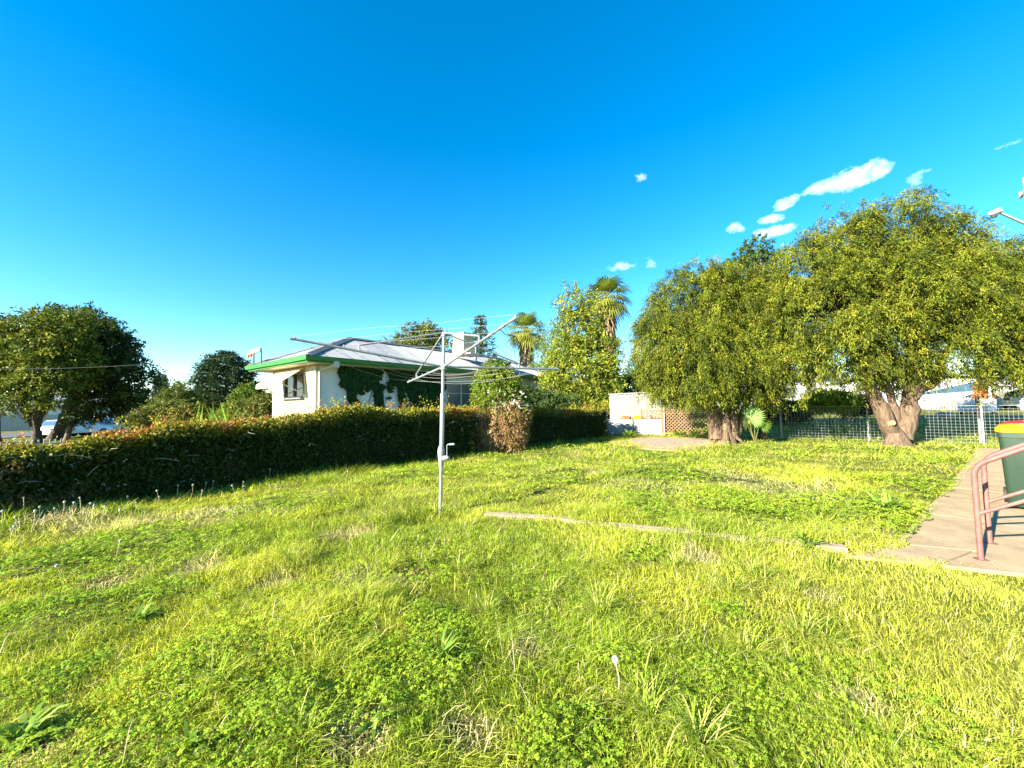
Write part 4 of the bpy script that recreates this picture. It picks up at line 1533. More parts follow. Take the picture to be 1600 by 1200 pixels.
def multi_stem(base, stems, name, label, lobes, n, seed, **kw):
    t = thing(name, label, 'tree', base, 'bottlebrush trees by the back fence')
    mb = MB()
    # flared butt
    mb.tube([base - Vector((0, 0, .25)), base + Vector((0, 0, .02)), base + Vector((0, 0, .14)), base + Vector((0, 0, .38))],
            [kw.get('butt', .5) * 1.4, kw.get('butt', .5) * 1.2, kw.get('butt', .5) * 1.0, kw.get('butt', .5) * .7], 14)
    for i in range(kw.get('roots', 6)):
        a_ = 6.283 * i / 6 + random.random() * .5
        dr_ = Vector((math.cos(a_), math.sin(a_), 0))
        k_ = kw.get('butt', .5)
        mb.tube([base + dr_ * k_ * .5 + Vector((0, 0, .45)), base + dr_ * k_ * 1.1 + Vector((0, 0, .16)), base + dr_ * k_ * 1.7 + Vector((0, 0, .03)), base + dr_ * k_ * (1.9 + .6 * random.random()) + Vector((0, 0, -.06))], [.06, .065, .04, .02], 7)
    mb.build('butt', MAT['bark'], t, smooth=True)
    ends = []
    for pts, r0, r1 in stems:
        q = []
        for i in range(len(pts) - 1):
            for k in range(3):
                q.append(pts[i].lerp(pts[i + 1], k / 3) + Vector(rng.normal(size=3) * .02))
        q.append(pts[-1])
        mb = MB()
        mb.tube(q, [r0 + (r1 - r0) * i / (len(q) - 1) + rng.normal() * r0 * .05 for i in range(len(q))], 11)
        mb.build('stem', MAT['bark'], t, smooth=True)
        ends.append((q[-1], r1))
    mb = MB()
    for L_ in lobes:
        c = Vector(L_[:3])
        e, r_ = min(ends, key=lambda x: (x[0] - c).length)
        lp = limb_pts(e, c, .1, 6)
        mb.tube(lp, list(np.linspace(r_ * .7, .02, 6)), 6)
        for j in range(9):
            dd = Vector(rand_unit(1)[0] * np.array(L_[3:6]) * .85)
            mb.tube(limb_pts(lp[1 + j % 5], c + dd, .14, 5), list(np.linspace(.022, .004, 5)), 4, cap=False)
    tag(mb.build('limbs', MAT['bark_dark'], t, smooth=True), kind='stuff')
    V, F_, c_ = foliage(lobes, n, 36, .36, .090, .023, OLIVE, droop=1.0, spread=.45, shell=.30, gap=.36, gscale=.45, clump=(int(n / 11), .36), seed=seed, up=.45, low=base.z + kw.get('low', 1.5), jit=.13)
    np_obj('crown', V, F_, MAT['leaf'], t, c_)
    return t


b_ = T1
zc = lambda px, py, D: P(px, py, D)
st1 = [([zc(1120, 684, D1), zc(1118, 652, D1), zc(1108, 625, D1), zc(1080, 560, D1)], .28, .11),
       ([zc(1134, 684, D1 - .1), zc(1132, 650, D1 - .1), zc(1136, 625, D1), zc(1130, 540, D1 + .2)], .20, .10),
       ([zc(1144, 684, D1 - .1), zc(1146, 648, D1 - .1), zc(1148, 622, D1), zc(1165, 540, D1 + .3)], .19, .09),
       ([zc(1150, 682, D1), zc(1158, 652, D1), zc(1164, 635, D1 + .1), zc(1195, 560, D1 + .5)], .14, .07)]
multi_stem(b_, st1, 'bottlebrush_tree', 'weeping olive green tree with thick many-stemmed trunk beside the lattice', l1, 8200, 81, butt=.27)
st2 = [([zc(1404, 688, D2), zc(1385, 660, D2 - .1), zc(1368, 625, D2 - .1), zc(1345, 575, D2 - .1), zc(1310, 500, D2)], .26, .10),
       ([zc(1408, 688, D2), zc(1420, 650, D2), zc(1424, 620, D2), zc(1428, 570, D2 + .1), zc(1430, 480, D2 + .3)], .27, .12),
       ([zc(1400, 670, D2 + .1), zc(1398, 640, D2 + .1), zc(1385, 600, D2 + .2), zc(1380, 520, D2 + .4)], .13, .07),
       ([zc(1420, 625, D2), zc(1440, 608, D2 - .05), zc(1455, 602, D2 - .05), zc(1466, 580, D2), zc(1500, 510, D2)], .15, .07)]
t2 = multi_stem(T2, st2, 'bottlebrush_tree', 'largest weeping olive green tree, forked trunk in front of the weldmesh', l2, 12500, 83, butt=.29, roots=0)
cw = zc(1393, 662, D2 - .3)
mb = MB()
mb.tube([cw + Vector((0, .12, 0)), cw + Vector((0, -.03, .02)), cw + Vector((-.01, -.06, .03)), cw + Vector((-.01, -.07, .03))], [.11, .085, .07, .02], 9)
mb.build('sawn_stub', MAT['cut_wood'], t2, smooth=True)

# leafy tree peeping over between them
tree('broadleaf_tree', 'dark leafy tree top peeping between the two olive green trees', 'tree', P(1190, 640, 25), [lobe(1182, 395, 25, 26, 26), lobe(1170, 430, 25, 40, 40), lobe(1210, 440, 25, 40, 40), lobe(1190, 500, 25, 60, 60)],
     900, 18, .35, .17, .10, [(.045, .08, .014), (.06, .10, .016)], trunk_r=.22, seed=91, gap=.34)

# ------------------------------------------------------------------ trees behind house and shed
tree('poplar_tree', 'tall loose yellow-green tree at the far end of the hedge, left of the shed', 'tree', P(915, 655, 22), [lobe(905, 585, 22, 58, 40), lobe(925, 560, 22, 44, 44), lobe(888, 555, 22, 34, 40), lobe(905, 520, 22, 36, 42), lobe(893, 480, 22, 22, 34), lobe(926, 492, 22, 16, 36), lobe(945, 600, 21.5, 26, 34), lobe(868, 602, 22, 22, 24), lobe(930, 625, 21.2, 38, 20)],
     2900, 16, .42, .13, .07, [(.19, .235, .02), (.15, .20, .018), (.23, .245, .025), (.10, .14, .016)], trunk_r=.16, seed=101, gap=.35, gscale=.6, spread=.8, shell=.7, fork=.3)
tree('slender_tree', 'pale thin leafed tree between the two palms', 'tree', P(852, 640, 27), [lobe(850, 560, 27, 18, 40), lobe(858, 530, 27, 14, 26), lobe(842, 590, 27, 16, 22)],
     380, 12, .4, .12, .05, [(.12, .19, .05), (.15, .2, .05)], trunk_r=.08, seed=103, gap=.42, gscale=.5, shell=.8)
tree('round_tree', 'bright green rounded tree rising behind the garden shed', 'tree', P(1000, 645, 27), [lobe(992, 610, 27, 28, 30), lobe(1015, 598, 27, 26, 34), lobe(985, 630, 27, 24, 20)],
     900, 16, .35, .16, .10, [(.075, .17, .014), (.09, .19, .02), (.05, .12, .012)], trunk_r=.15, seed=105, gap=.28)
tree('spreading_tree', 'yellow-green bushy tree showing above the grey roof ridge', 'tree', P(655, 640, 33), [lobe(655, 535, 33, 36, 26), lobe(665, 520, 33, 22, 16), lobe(630, 545, 33, 30, 16), lobe(690, 545, 33, 22, 20), lobe(655, 575, 33, 46, 30)],
     1000, 16, .45, .2, .12, [(.10, .135, .018), (.14, .16, .02), (.07, .10, .015)], trunk_r=.25, seed=107, gap=.3)
tree('low_palm_clump', 'dark spiky clump just above the roof ridge left of the bushy tree', 'shrub', P(610, 640, 36), [lobe(610, 545, 36, 18, 10), lobe(605, 570, 36, 20, 30)],
     180, 14, .6, .3, .06, [(.04, .085, .025)], trunk_r=.18, seed=108, gap=.25)

# dark shrubs between the house end, creeper and the right hedge
tree('garden_shrub', 'dark green shrub in shade at the far end of the house wall', 'shrub', P(850, 652, 20), [lobe(848, 630, 20, 30, 18), lobe(825, 622, 20, 18, 16), lobe(880, 634, 20, 28, 15)],
     1100, 15, .25, .10, .06, [(.05, .085, .02), (.035, .07, .016)], trunk_r=.08, seed=109, gap=.25, fork=.2)
tree('garden_shrub', 'green climber bush against the wall right of the side window', 'shrub', P(765, 655, 14.6), [lobe(765, 600, 14.6, 20, 24), lobe(778, 580, 14.6, 18, 14)],
     800, 15, .2, .08, .05, [(.06, .11, .02), (.05, .09, .02)], trunk_r=.05, seed=110, gap=.28, fork=.2)


# araucaria: whorls of drooping branches
def conifer(name, label, base, top, spread_r, n_whorl, colors, seed, dome=False, start=.12):
    t = thing(name, label, 'tree', base)
    base = Vector(base); Ht = top - base.z
    MB().tube([base - Vector((0, 0, .3)), base + Vector((0, 0, Ht * .5)), base + Vector((0, 0, Ht))], [.28, .18, .02], 8).build('trunk', MAT['bark_dark'], t, smooth=True)
    Cs, Ds, Ns, Ls, Ws, Co = [], [], [], [], [], []
    mb = MB()
    for w in range(n_whorl):
        f = start + (1 - start) * w / (n_whorl - 1)
        z = base.z + Ht * f
        if dome:
            R = spread_r * math.sqrt(max(0.02, 1 - ((f - .42) / .60) ** 2))
        else:
            R = spread_r * (1 - f) ** .85 + .18
        nb = 7 if not dome else 10
        for k in range(nb):
            a = 2 * math.pi * (k + .5 * (w % 2)) / nb + rng.normal() * .15
            rl = R * (.8 + .35 * rng.random())
            d = np.array([math.cos(a), math.sin(a), .22 if not dome else .12 - .1 * f])
            o = np.array([base.x, base.y, z])
            e_ = o + d * rl
            mb.tube([o, o + d * rl * .5 + np.array([0, 0, .05 * rl]), e_ ], [.05, .03, .01], 4, cap=False)
            m_ = int(26 * max(rl, .5)) if not dome else int(46 * max(rl, .6))
            tt = rng.random(m_) ** (.7 if not dome else .45)
            C = o + d * rl * tt[:, None] + rng.normal(size=(m_, 3)) * np.array([.12, .12, .08]) * (1.0 if not dome else 2.2)
            D_ = unit(d * .7 + rng.normal(size=(m_, 3)) * .55 + np.array([0, 0, .1]))
            Cs.append(C); Ds.append(D_); Ns.append(unit(rng.normal(size=(m_, 3)) + np.array([0, 0, 1.0])))
            Ls.append((.34 if not dome else .42) * (.6 + .7 * rng.random(m_))); Ws.append((.10 if not dome else .13) * (.7 + .6 * rng.random(m_)))
            Co.append(np.array(colors)[rng.integers(0, len(colors), m_)] * (.7 + .6 * rng.random((m_, 1))))
    tag(mb.build('limbs', MAT['bark_dark'], t), kind='stuff')
    V, F_ = leaf_arrays(np.concatenate(Cs), np.concatenate(Ds), np.concatenate(Ns), np.concatenate(Ls), np.concatenate(Ws))
    np_obj('crown', V, F_, MAT['leaf'], t, np.repeat(np.concatenate(Co), 4, 0))


q = P(752, 640, 32)
conifer('conifer_tree', 'dark layered conifer with bare leader behind the roof cooler', (q.x, q.y, 0), P(752, 498, 32).z, 2.9, 17, [(.045, .085, .022), (.06, .10, .02)], 1)
q = P(352, 650, 52)
conifer('dome_conifer', 'large dark dome shaped conifer on the skyline left of the house', (q.x, q.y, -.4), P(352, 553, 52).z, 3.6, 15, [(.025, .055, .022), (.035, .065, .02)], 2, dome=True, start=.1)
for px, top in ((245.5, 585), (254.5, 587)):
    q = P(px, 645, 62)
    c = thing('cypress_tree', 'thin dark cypress spire on the skyline, ' + ('left' if px < 250 else 'right') + ' of the pair', 'tree', (q.x, q.y, -.4), 'pair of cypress spires')
    MB().tube([(q.x, q.y, -.6), (q.x, q.y, 4)], [.15, .05], 6).build('trunk', MAT['bark_dark'], c)
    zt_ = P(px, top, 62).z
    V, F_, c_ = foliage([(q.x, q.y, zt_ * .5, .55, .55, zt_ * .52)], 420, 10, .4, .3, .1, [(.02, .045, .022)], droop=-.9, seed=int(px), gap=.1, up=.8)
    np_obj('crown', V, F_, MAT['leaf'], c, c_)


# fan palms
def fan(Cs, origin, axis, sup, R, n, spread, colr, width, droop=.25):
    """one fan leaf: blades radiating in the plane (axis, sup)"""
    side = np.cross(axis, sup)
    ang = np.linspace(-spread, spread, n)
    for a in ang:
        d = unit((axis * math.cos(a) + side * math.sin(a))[None])[0]
        l = R * (1 - .25 * abs(a) / spread) * (.9 + .2 * random.random())
        s = np.cross(d, sup) ; s = s / (np.linalg.norm(s) + 1e-9)
        mid_ = origin + d * l * .62 + sup * .01
        tip = origin + d * l + np.array([0, 0, -droop * l])
        w = width * l
        Cs.append((np.array([origin - s * w * .12, origin + s * w * .12, mid_ + s * w * .5, tip, mid_ - s * w * .5]), colr * (.75 + .5 * random.random())))


def fan_obj(name, blades, m, parent):
    V = np.concatenate([b[0] for b in blades]); n = len(blades)
    i = np.arange(n)[:, None] * 5
    f4 = i + np.array([[0, 1, 2, 4]]); f3 = i + np.array([[2, 3, 4]])
    C = np.repeat(np.array([b[1] for b in blades]), 5, 0)
    return np_obj(name, V, [f4, f3], m, parent, np.clip(C, .003, .9))


def palm(name, label, base, crown_z, R, skirt_len, seed, group=None):
    random.seed(seed)
    base = Vector(base)
    t = thing(name, label, 'palm', base, group)
    lean = Vector((random.gauss(0, .15), 0, 0))
    MB().tube([base - Vector((0, 0, .3)), Vector((base.x, base.y, crown_z * .5)) + lean * .3, Vector((base.x, base.y, crown_z)) + lean], [.36, .28, .25], 12).build('trunk', MAT['bark'], t, smooth=True)
    o = np.array([base.x + lean.x, base.y, crown_z])
    # green crown
    mb = MB(); bl = []
    N_ = 40
    for i in range(N_):
        a = i * 2.39996
        el = math.radians(84 - 125 * (i / N_))
        d = np.array([math.cos(a) * math.cos(el), math.sin(a) * math.cos(el), math.sin(el)])
        pl = R * (.44 + .18 * random.random())
        e_ = o + d * pl + np.array([0, 0, -.10 * pl])
        mb.tube([o, o + d * pl * .5 + np.array([0, 0, .03]), e_], [.035, .025, .015], 4, cap=False)
        d2 = unit((d + np.array([0, 0, -.15 - .5 * i / N_]))[None])[0]
        sup = np.cross(np.cross(d2, np.array([0, 0, 1.0])), d2); sup /= np.linalg.norm(sup) + 1e-9
        g = np.array([.14, .19, .025]) if i < N_ * .5 else np.array([.19, .21, .03])
        if i > N_ * .94: g = np.array([.30, .22, .09])
        fan(bl, e_, d2, sup, R * .70, 15, 1.35, g, .085, .28)
    tag(mb.build('stalks', MAT['stalk'], t), kind='stuff')
    fan_obj('fronds', bl, MAT['frond'], t)
    # skirt of dead fronds
    bl = []
    for i in range(int(110 * skirt_len)):
        a = random.random() * 6.283
        z = crown_z - .25 - skirt_len * random.random()
        rr = .34 + .18 * random.random()
        p0 = np.array([o[0] + math.cos(a) * rr, o[1] + math.sin(a) * rr, z])
        f = (crown_z - z) / (skirt_len + .25)
        out = .16 + .30 * (1 - f) * random.random()
        d = unit(np.array([math.cos(a) * out, math.sin(a) * out, -1.0])[None])[0]
        side = np.cross(d, np.array([math.cos(a), math.sin(a), .2]))
        l = .9 + .8 * random.random(); w = .06 + .09 * random.random()
        mid_ = p0 + d * l * .5; tip = p0 + d * l
        c = np.array([[.34, .23, .13], [.24, .16, .09], [.42, .31, .19], [.13, .09, .06]])[random.randrange(4)]
        bl.append((np.array([p0 - side * w * .4, p0 + side * w * .4, mid_ + side * w, tip, mid_ - side * w]), c))
    fan_obj('dead_frond_skirt', bl, MAT['dry'], t)
    return t


q = P(828, 640, 35)
palm('fan_palm', 'shorter fan palm with brown dead frond skirt behind the house roof', (q.x, q.y, 0), P(828, 519, 35).z, 1.95, 3.4, 11)
q = P(957, 640, 30)
palm('fan_palm', 'tallest fan palm with pale skirt rising behind the yellow-green tree', (q.x, q.y, 0), P(957, 468, 30).z, 2.0, 3.2, 12)

# young fan palm at the foot of the first tree
q = on_ground(1180, 692)
yp = thing('young_palm', 'young fan palm with one broad green leaf beside the many-stemmed trunk', 'palm', q)
bl = []
mb = MB()
hub_ = P(1172, 654, q.y - .2)
o = np.array(hub_)
mb.tube([q, q.lerp(hub_, .5) + Vector((-.05, 0, .02)), hub_], [.018, .014, .010], 6)
d = unit(np.array([[.75, -.35, .62]]))[0]; sup = unit(np.cross(np.cross(d, np.array([-.3, -1.0, .35])), d)[None])[0]
fan(bl, o, d, sup, .52, 24, 1.75, np.array([.11, .21, .018]), .11, .03)
for (pxx, pyy, dd, rr, cc_) in ((1168, 664, (-.6, -.3, .5), .40, (.16, .24, .03)), (1186, 664, (.8, -.3, .1), .42, (.12, .2, .02)), (1178, 648, (.1, .2, .9), .45, (.1, .18, .02))):
    h2 = P(pxx, pyy, q.y - .1)
    mb.tube([q, q.lerp(h2, .5), h2], [.014, .010, .008], 5)
    d = unit(np.array([dd]))[0]; sup = unit(np.cross(np.cross(d, np.array([0, -1.0, .6])), d)[None])[0]
    fan(bl, np.array(h2), d, sup, rr, 14, 1.3, np.array(cc_), .11, .1)
tag(mb.build('stalks', MAT['stalk'], yp, smooth=True), kind='stuff')
fan_obj('leaves', bl, MAT['frond'], yp)
# sawn stump beside it
q = FP(1188, 0, -.5)
stump = thing('palm_stump', 'short pale trunk leaning by the weldmesh behind the young palm', 'stump', (q.x, q.y, gz(q.x, q.y)))
MB().tube([q - Vector((0, 0, .2)), q + Vector((0, 0, .1)), q + Vector((.06, 0, .55)), q + Vector((.10, .05, 1.5))], [.20, .16, .13, .11], 10).build('stem', MAT['bark'], stump, smooth=True)

# ------------------------------------------------------------------ far left: street trees, cars, fence
LG = [(.08, .115, .014), (.13, .165, .016), (.05, .08, .012), (.20, .21, .025)]
DK = [(.040, .062, .014), (.055, .08, .016), (.028, .05, .012)]


def gb(px, py, D):
    q = P(px, py, D)
    return Vector((q.x, q.y, gz(q.x, q.y)))


tree('street_tree', 'big spreading street tree with forked dark trunks at the left edge', 'tree', gb(57, 680, 25), [lobe(62, 530, 25, 40, 32), lobe(20, 548, 25, 40, 38), lobe(100, 525, 25, 36, 34), lobe(30, 615, 24.3, 46, 22), lobe(85, 606, 24.5, 30, 20), lobe(64, 572, 24.6, 44, 30), lobe(112, 568, 25, 34, 30)],
     1900, 18, .55, .19, .11, LG, trunk_r=.26, fork=.12, bark='bark_dark', seed=201, gap=.40, gscale=.9, clump=(170, .8))
tree('street_tree', 'dark rounded street tree, its crown casting shade over the parked cars', 'tree', gb(82, 680, 28), [lobe(145, 535, 28, 38, 38), lobe(172, 570, 28, 36, 42), lobe(205, 606, 28, 28, 40), lobe(128, 575, 28, 40, 44), lobe(165, 618, 28, 46, 24), lobe(118, 520, 28.4, 30, 26)],
     1900, 18, .55, .2, .12, DK + [(.08, .11, .016)], trunk_r=.34, fork=.24, bark='bark_dark', seed=203, gap=.36, gscale=.9, clump=(170, .85))
tree('street_tree', 'street tree cut by the left edge of the picture', 'tree', gb(-3, 680, 26), [lobe(-12, 545, 26, 30, 50), lobe(-30, 580, 26, 46, 50)],
     800, 18, .55, .21, .12, LG, trunk_r=.3, fork=.25, bark='bark_dark', seed=205, gap=.34)
tree('leaning_tree', 'thin leaning tree beside the parked white car', 'tree', gb(101, 682, 26), [lobe(122, 650, 26.5, 22, 10), lobe(150, 645, 27, 24, 8)],
     120, 14, .5, .2, .11, DK, trunk_r=.16, fork=.6, bark='bark', seed=207, gap=.3)

# bushes between the street and the house
for px, py, D, rx, ry, n, lab, pal in (
        (280, 620, 40, 26, 20, 700, 'round green bush below the dome shaped conifer', [(.08, .12, .016), (.11, .14, .018)]),
        (318, 630, 46, 28, 14, 600, 'dark bush at the foot of the dome shaped conifer', DK),
        (262, 643, 26, 36, 16, 900, 'pale leafy bush behind the middle of the hedge', [(.13, .15, .025), (.10, .13, .02)]),
        (300, 648, 22, 30, 14, 700, 'olive bush just over the hedge left of the spiky plant', [(.12, .125, .02), (.09, .10, .016)]),
        (392, 622, 24, 26, 20, 800, 'bright green bush left of the cream end wall', [(.09, .15, .018), (.12, .17, .02)]),
        (412, 640, 17, 24, 22, 900, 'olive bush growing under the awning', [(.13, .14, .03), (.09, .11, .02)]),
        (235, 655, 24, 30, 16, 700, 'low shrub beside the parked cars', [(.08, .10, .02), (.12, .12, .02)]),
        (375, 640, 20, 26, 14, 600, 'light green shrub right of the spiky plant', [(.12, .16, .02), (.10, .13, .02)])):
    b0 = gb(px, py + ry, D)
    lo_ = [lobe(px, py, D, rx, ry), lobe(px - rx * .5, py + ry * .4, D, rx * .7, ry * .8), lobe(px + rx * .5, py + ry * .4, D, rx * .7, ry * .8), lobe(px, py + ry * 1.1, D, rx, ry * .8)]
    sc_ = D / 25
    tree('garden_bush', lab, 'bush', b0, lo_, n, 14, .32 * sc_, .13 * sc_, .08 * sc_, pal, trunk_r=.06, fork=.2, seed=int(px), gap=.26)

# spiky strap-leaf plant showing above the hedge
q = gb(342, 660, 15)
sp = thing('strap_leaf_plant', 'bright green spiky strap leaf plant showing above the hedge', 'plant', q)
bl = []
for i in range(90):
    a = random.random() * 6.283; el = rad(45 + 45 * random.random())
    d = np.array([math.cos(a) * math.cos(el), math.sin(a) * math.cos(el), math.sin(el)])
    o = np.array([q.x + random.gauss(0, .4), q.y + random.gauss(0, .25), q.z])
    l = 1.15 + .75 * random.random()
    s = np.cross(d, rand_unit(1)[0]); s /= np.linalg.norm(s)
    w = .035
    bl.append((np.array([o - s * w * .5, o + s * w * .5, o + d * l * .65 + s * w, o + d * l + np.array([d[0], d[1], -.25]) * .15, o + d * l * .65 - s * w]), np.array([.13, .21, .022]) * (.7 + .6 * random.random())))
fan_obj('leaves', bl, MAT['leaf'], sp)


def car(c, az, m, label, Lc=4.3, hgt=1.44):
    c = Vector((c.x, c.y, gz(c.x, c.y)))
    t = thing('parked_car', label, 'car', c, 'cars parked in the street')
    f = Vector((math.sin(az), math.cos(az), 0)); s = Vector((f.y, -f.x, 0)); up_ = Vector((0, 0, 1))
    k = Lc / 4.3
    prof = [(-2.12, .35), (-2.15, .62), (-2.05, .88), (-1.2, .95), (1.05, .93), (1.95, .78), (2.13, .62), (2.15, .35)]
    mb = MB()
    loops = []
    for w, e_ in ((-.86, .92), (-.80, 1.0), (.80, 1.0), (.86, .92)):
        loops.append([c + f * (x * k * e_) + s * w + up_ * (z if e_ == 1.0 else .35 + (z - .35) * .9) for x, z in prof])
    mb.loft(loops)
    mb.build('body', m, t, smooth=True)
    cabp = [(-1.85, .93), (-1.45, hgt - .06), (-.6, hgt), (.35, hgt - .03), (1.15, .92)]
    mb = MB()
    mb.loft([[c + f * x * k + s * w * (1 if z < 1 else .84) + up_ * z for x, z in cabp] for w in (-.78, .78)])
    cabn = mb.build('cabin', m, t, smooth=False)
    for w in (-1, 1):
        for x0, x1 in ((-1.5, -.35), (-.28, .85)):
            pts = [c + f * k * (x0 + .05) + s * w * .79 + up_ * .97, c + f * k * x1 + s * w * .79 + up_ * .97, c + f * k * (x1 - (.45 if x1 > .5 else 0)) + s * w * .675 + up_ * (hgt - .10), c + f * k * (x0 + (.22 if x0 < -1 else .05)) + s * w * .675 + up_ * (hgt - .10)]
            MB().prism(pts, s * w * .012).build('side_window', MAT['car_glass'], cabn)
    for x0, z0, x1, z1 in ((1.12, .96, .42, hgt - .08), (-1.83, .98, -1.48, hgt - .1)):
        sg = 1 if x0 > 0 else -1
        pts = [c + f * k * x0 - s * .68 + up_ * z0, c + f * k * x0 + s * .68 + up_ * z0, c + f * k * x1 + s * .6 + up_ * z1, c + f * k * x1 - s * .6 + up_ * z1]
        MB().prism(pts, (f * sg * .03 + up_ * .02)).build('windscreen', MAT['car_glass'], cabn)
    for x in (-1.35, 1.32):
        for w in (-1, 1):
            q = c + f * x * k + s * w * .78 + up_ * .31
            wh = MB().tube([q - s * w * .1, q + s * w * .1], .31, 16).build('wheel', MAT['tyre'], t, smooth=True)
            MB().tube([q + s * w * .1, q + s * w * .112], .19, 12).build('rim', MAT['galv'], wh)
    for w in (-.6, .6):
        MB().box(c + f * k * 2.10 + s * w + up_ * .68, f * .03, s * .17, up_ * .06).build('headlight', MAT['trim'], t)
        MB().box(c - f * k * 2.10 + s * w + up_ * .74, f * .03, s * .14, up_ * .07).build('tail_light', MAT['lid_red'], t)


caz = math.atan2(sd.x, sd.y)
car(P(118, 668, 31), caz, MAT['car_white'], 'white hatchback parked nearest under the dark street tree')
car(P(155, 662, 33), caz, MAT['car_silver'], 'silver hatchback parked behind the white one', 4.0)
# white peaked canopy
q = gb(152, 670, 40)
cnp = thing('canopy_tent', 'white peaked canopy tent beyond the parked cars', 'canopy', q)
zr, zp = P(152, 657, 40).z, P(152, 646, 40).z
hw = 1.9
mb = MB()
mb.loft([[Vector((q.x + sx * hw, q.y + sy * hw, zr - .25)) for sx, sy in ((-1, -1), (1, -1), (1, 1), (-1, 1))], [Vector((q.x + sx * hw, q.y + sy * hw, zr)) for sx, sy in ((-1, -1), (1, -1), (1, 1), (-1, 1))],
         [Vector((q.x + sx * .1, q.y + sy * .1, zp)) for sx, sy in ((-1, -1), (1, -1), (1, 1), (-1, 1))]])
mb.build('roof', MAT['white'], cnp)
for sx, sy in ((-1, -1), (1, -1), (1, 1), (-1, 1)):
    MB().tube([(q.x + sx * hw * .96, q.y + sy * hw * .96, q.z - .1), (q.x + sx * hw * .96, q.y + sy * hw * .96, zr)], .04, 6).build('leg', MAT['galv_dull'], cnp)


def picket_fence(a, b, hgt, pitch, label, m, w=.06, name='picket_fence', group=None, stuff=False):
    a, b = Vector(a), Vector(b)
    d = Vector((b.x - a.x, b.y - a.y, 0)); L = d.length; d.normalize()
    n = Vector((-d.y, d.x, 0))
    za, zb = gz(a.x, a.y), gz(b.x, b.y)
    t = thing(name, label, 'fence', (a.x, a.y, za), group)
    k = int(L / pitch)
    proto = None
    for i in range(k + 1):
        s = L * i / k
        z = za + (zb - za) * s / L
        if proto is None:
            mb = MB()
            mb.prism([a - d * w / 2 + Vector((0, 0, za - a.z - .05)), a + d * w / 2 + Vector((0, 0, za - a.z - .05)), a + d * w / 2 + Vector((0, 0, za - a.z + hgt - .05)), a + Vector((0, 0, za - a.z + hgt)), a - d * w / 2 + Vector((0, 0, za - a.z + hgt - .05))], n * .018)
            proto = mb.build('picket', m, t)
        else:
            o = proto.copy(); link(o); o.parent = t
            o.location = d * s + Vector((0, 0, z - za))
    for zr_ in (.25, hgt - .22):
        MB().bar(a + n * .03 + Vector((0, 0, za - a.z + zr_)), b + n * .03 + Vector((0, 0, zb - b.z + zr_)), .03, .07).build('rail', m, t)
    return t


a = gb(2, 690, 17); b = gb(96, 690, 19)
picket_fence(a, b, .60, .19, 'low grey picket fence just behind the left end of the hedge', MAT['offwhite'])
# pale rendered wall and building across the street
q0, q1 = gb(-40, 680, 42), gb(120, 670, 47)
d = (q1 - q0); d.z = 0
fw = thing('paling_fence', 'pale paling fence across the street behind the tree trunks', 'fence', q0)
n_ = 60
dn = d.normalized(); nn = Vector((-dn.y, dn.x, 0))
proto = None
for i in range(n_):
    if proto is None:
        proto = MB().box(q0 + Vector((0, 0, .85)), dn * (d.length / n_ * .46), nn * .02, Vector((0, 0, .9))).build('paling', MAT['offwhite'], fw)
    else:
        o = proto.copy(); link(o); o.parent = fw
        o.location = dn * (d.length * i / n_) + Vector((0, 0, .05 * math.sin(i * 2.3))) + nn * .012 * (i % 2)
q = gb(95, 660, 56)
fh = thing('distant_house', 'low pale house across the street behind the trees', 'house', q)
MB().box(q + Vector((0, 0, 1.3)), dn * 8, nn * 4, Vector((0, 0, 1.5))).build('wall', MAT['wall_white'], fh)
mb = MB()
mb.loft([[q + dn * sx * 8.6 + nn * sy * 4.6 + Vector((0, 0, 2.8)) for sx, sy in ((-1, -1), (1, -1), (1, 1), (-1, 1))], [q + dn * sx * 4 + nn * sy * .05 + Vector((0, 0, 4.4)) for sx, sy in ((-1, -1), (1, -1), (1, 1), (-1, 1))]])
mb.build('roof', MAT['galv_dull'], fh)
for k in (-5, -1.5, 3, 6):
    MB().box(q + dn * k - nn * 4.0 + Vector((0, 0, 1.6)), dn * .8, nn * .03, Vector((0, 0, .6))).build('window', MAT['glass'], fh)

# street pole and service cable
def util_pole(base, ztop, label, arm_z, arm_dir, arm_len, r=.13, cat='utility pole'):
    t = thing('utility_pole', label, cat, base)
    MB().tube([base - Vector((0, 0, .5)), Vector((base.x, base.y, ztop))], [r, r * .7], 12).build('pole', MAT['timber_pole'], t, smooth=True)
    if arm_len:
        arm = MB().bar(Vector((base.x, base.y, arm_z)) - arm_dir * arm_len + Vector((0, -.15, 0)), Vector((base.x, base.y, arm_z)) + arm_dir * arm_len + Vector((0, -.15, 0)), .1, .12).build('crossarm', MAT['timber_pole'], t)
        for k in (-.9, -.35, .35, .9):
            q = Vector((base.x, base.y - .15, arm_z + .06)) + arm_dir * arm_len * k
            MB().tube([q, q + Vector((0, 0, .06)), q + Vector((0, 0, .14)), q + Vector((0, 0, .18))], [.02, .06, .06, .03], 8).build('insulator', MAT['offwhite'], arm)
    return t


q = gb(323, 650, 58)
util_pole(q, P(323, 602, 58).z, 'small distant power pole with crossarm in front of the dome conifer', P(323, 605, 58).z, Vector((1, 0, 0)), .95)
# cable from the street to the house bracket
e0 = H(-.15, end_b(392, 0), ZE + .45)
e1 = P(-260, 566, 16)
pts = []
for i in range(25):
    t_ = i / 24
    pts.append(e0.lerp(e1, t_) - Vector((0, 0, .42 * 4 * t_ * (1 - t_))))
tag(MB().tube(pts, .005, 5).build('service_cable', MAT['black_wire']), 'dark overhead service cable running from the left to the house eave', 'cable')
pb = Vector((e1.x, e1.y, gz(e1.x, e1.y)))
util_pole(pb, e1.z + .15, 'timber service pole holding the cable left of the picture', e1.z, Vector((1, 0, 0)), 0)

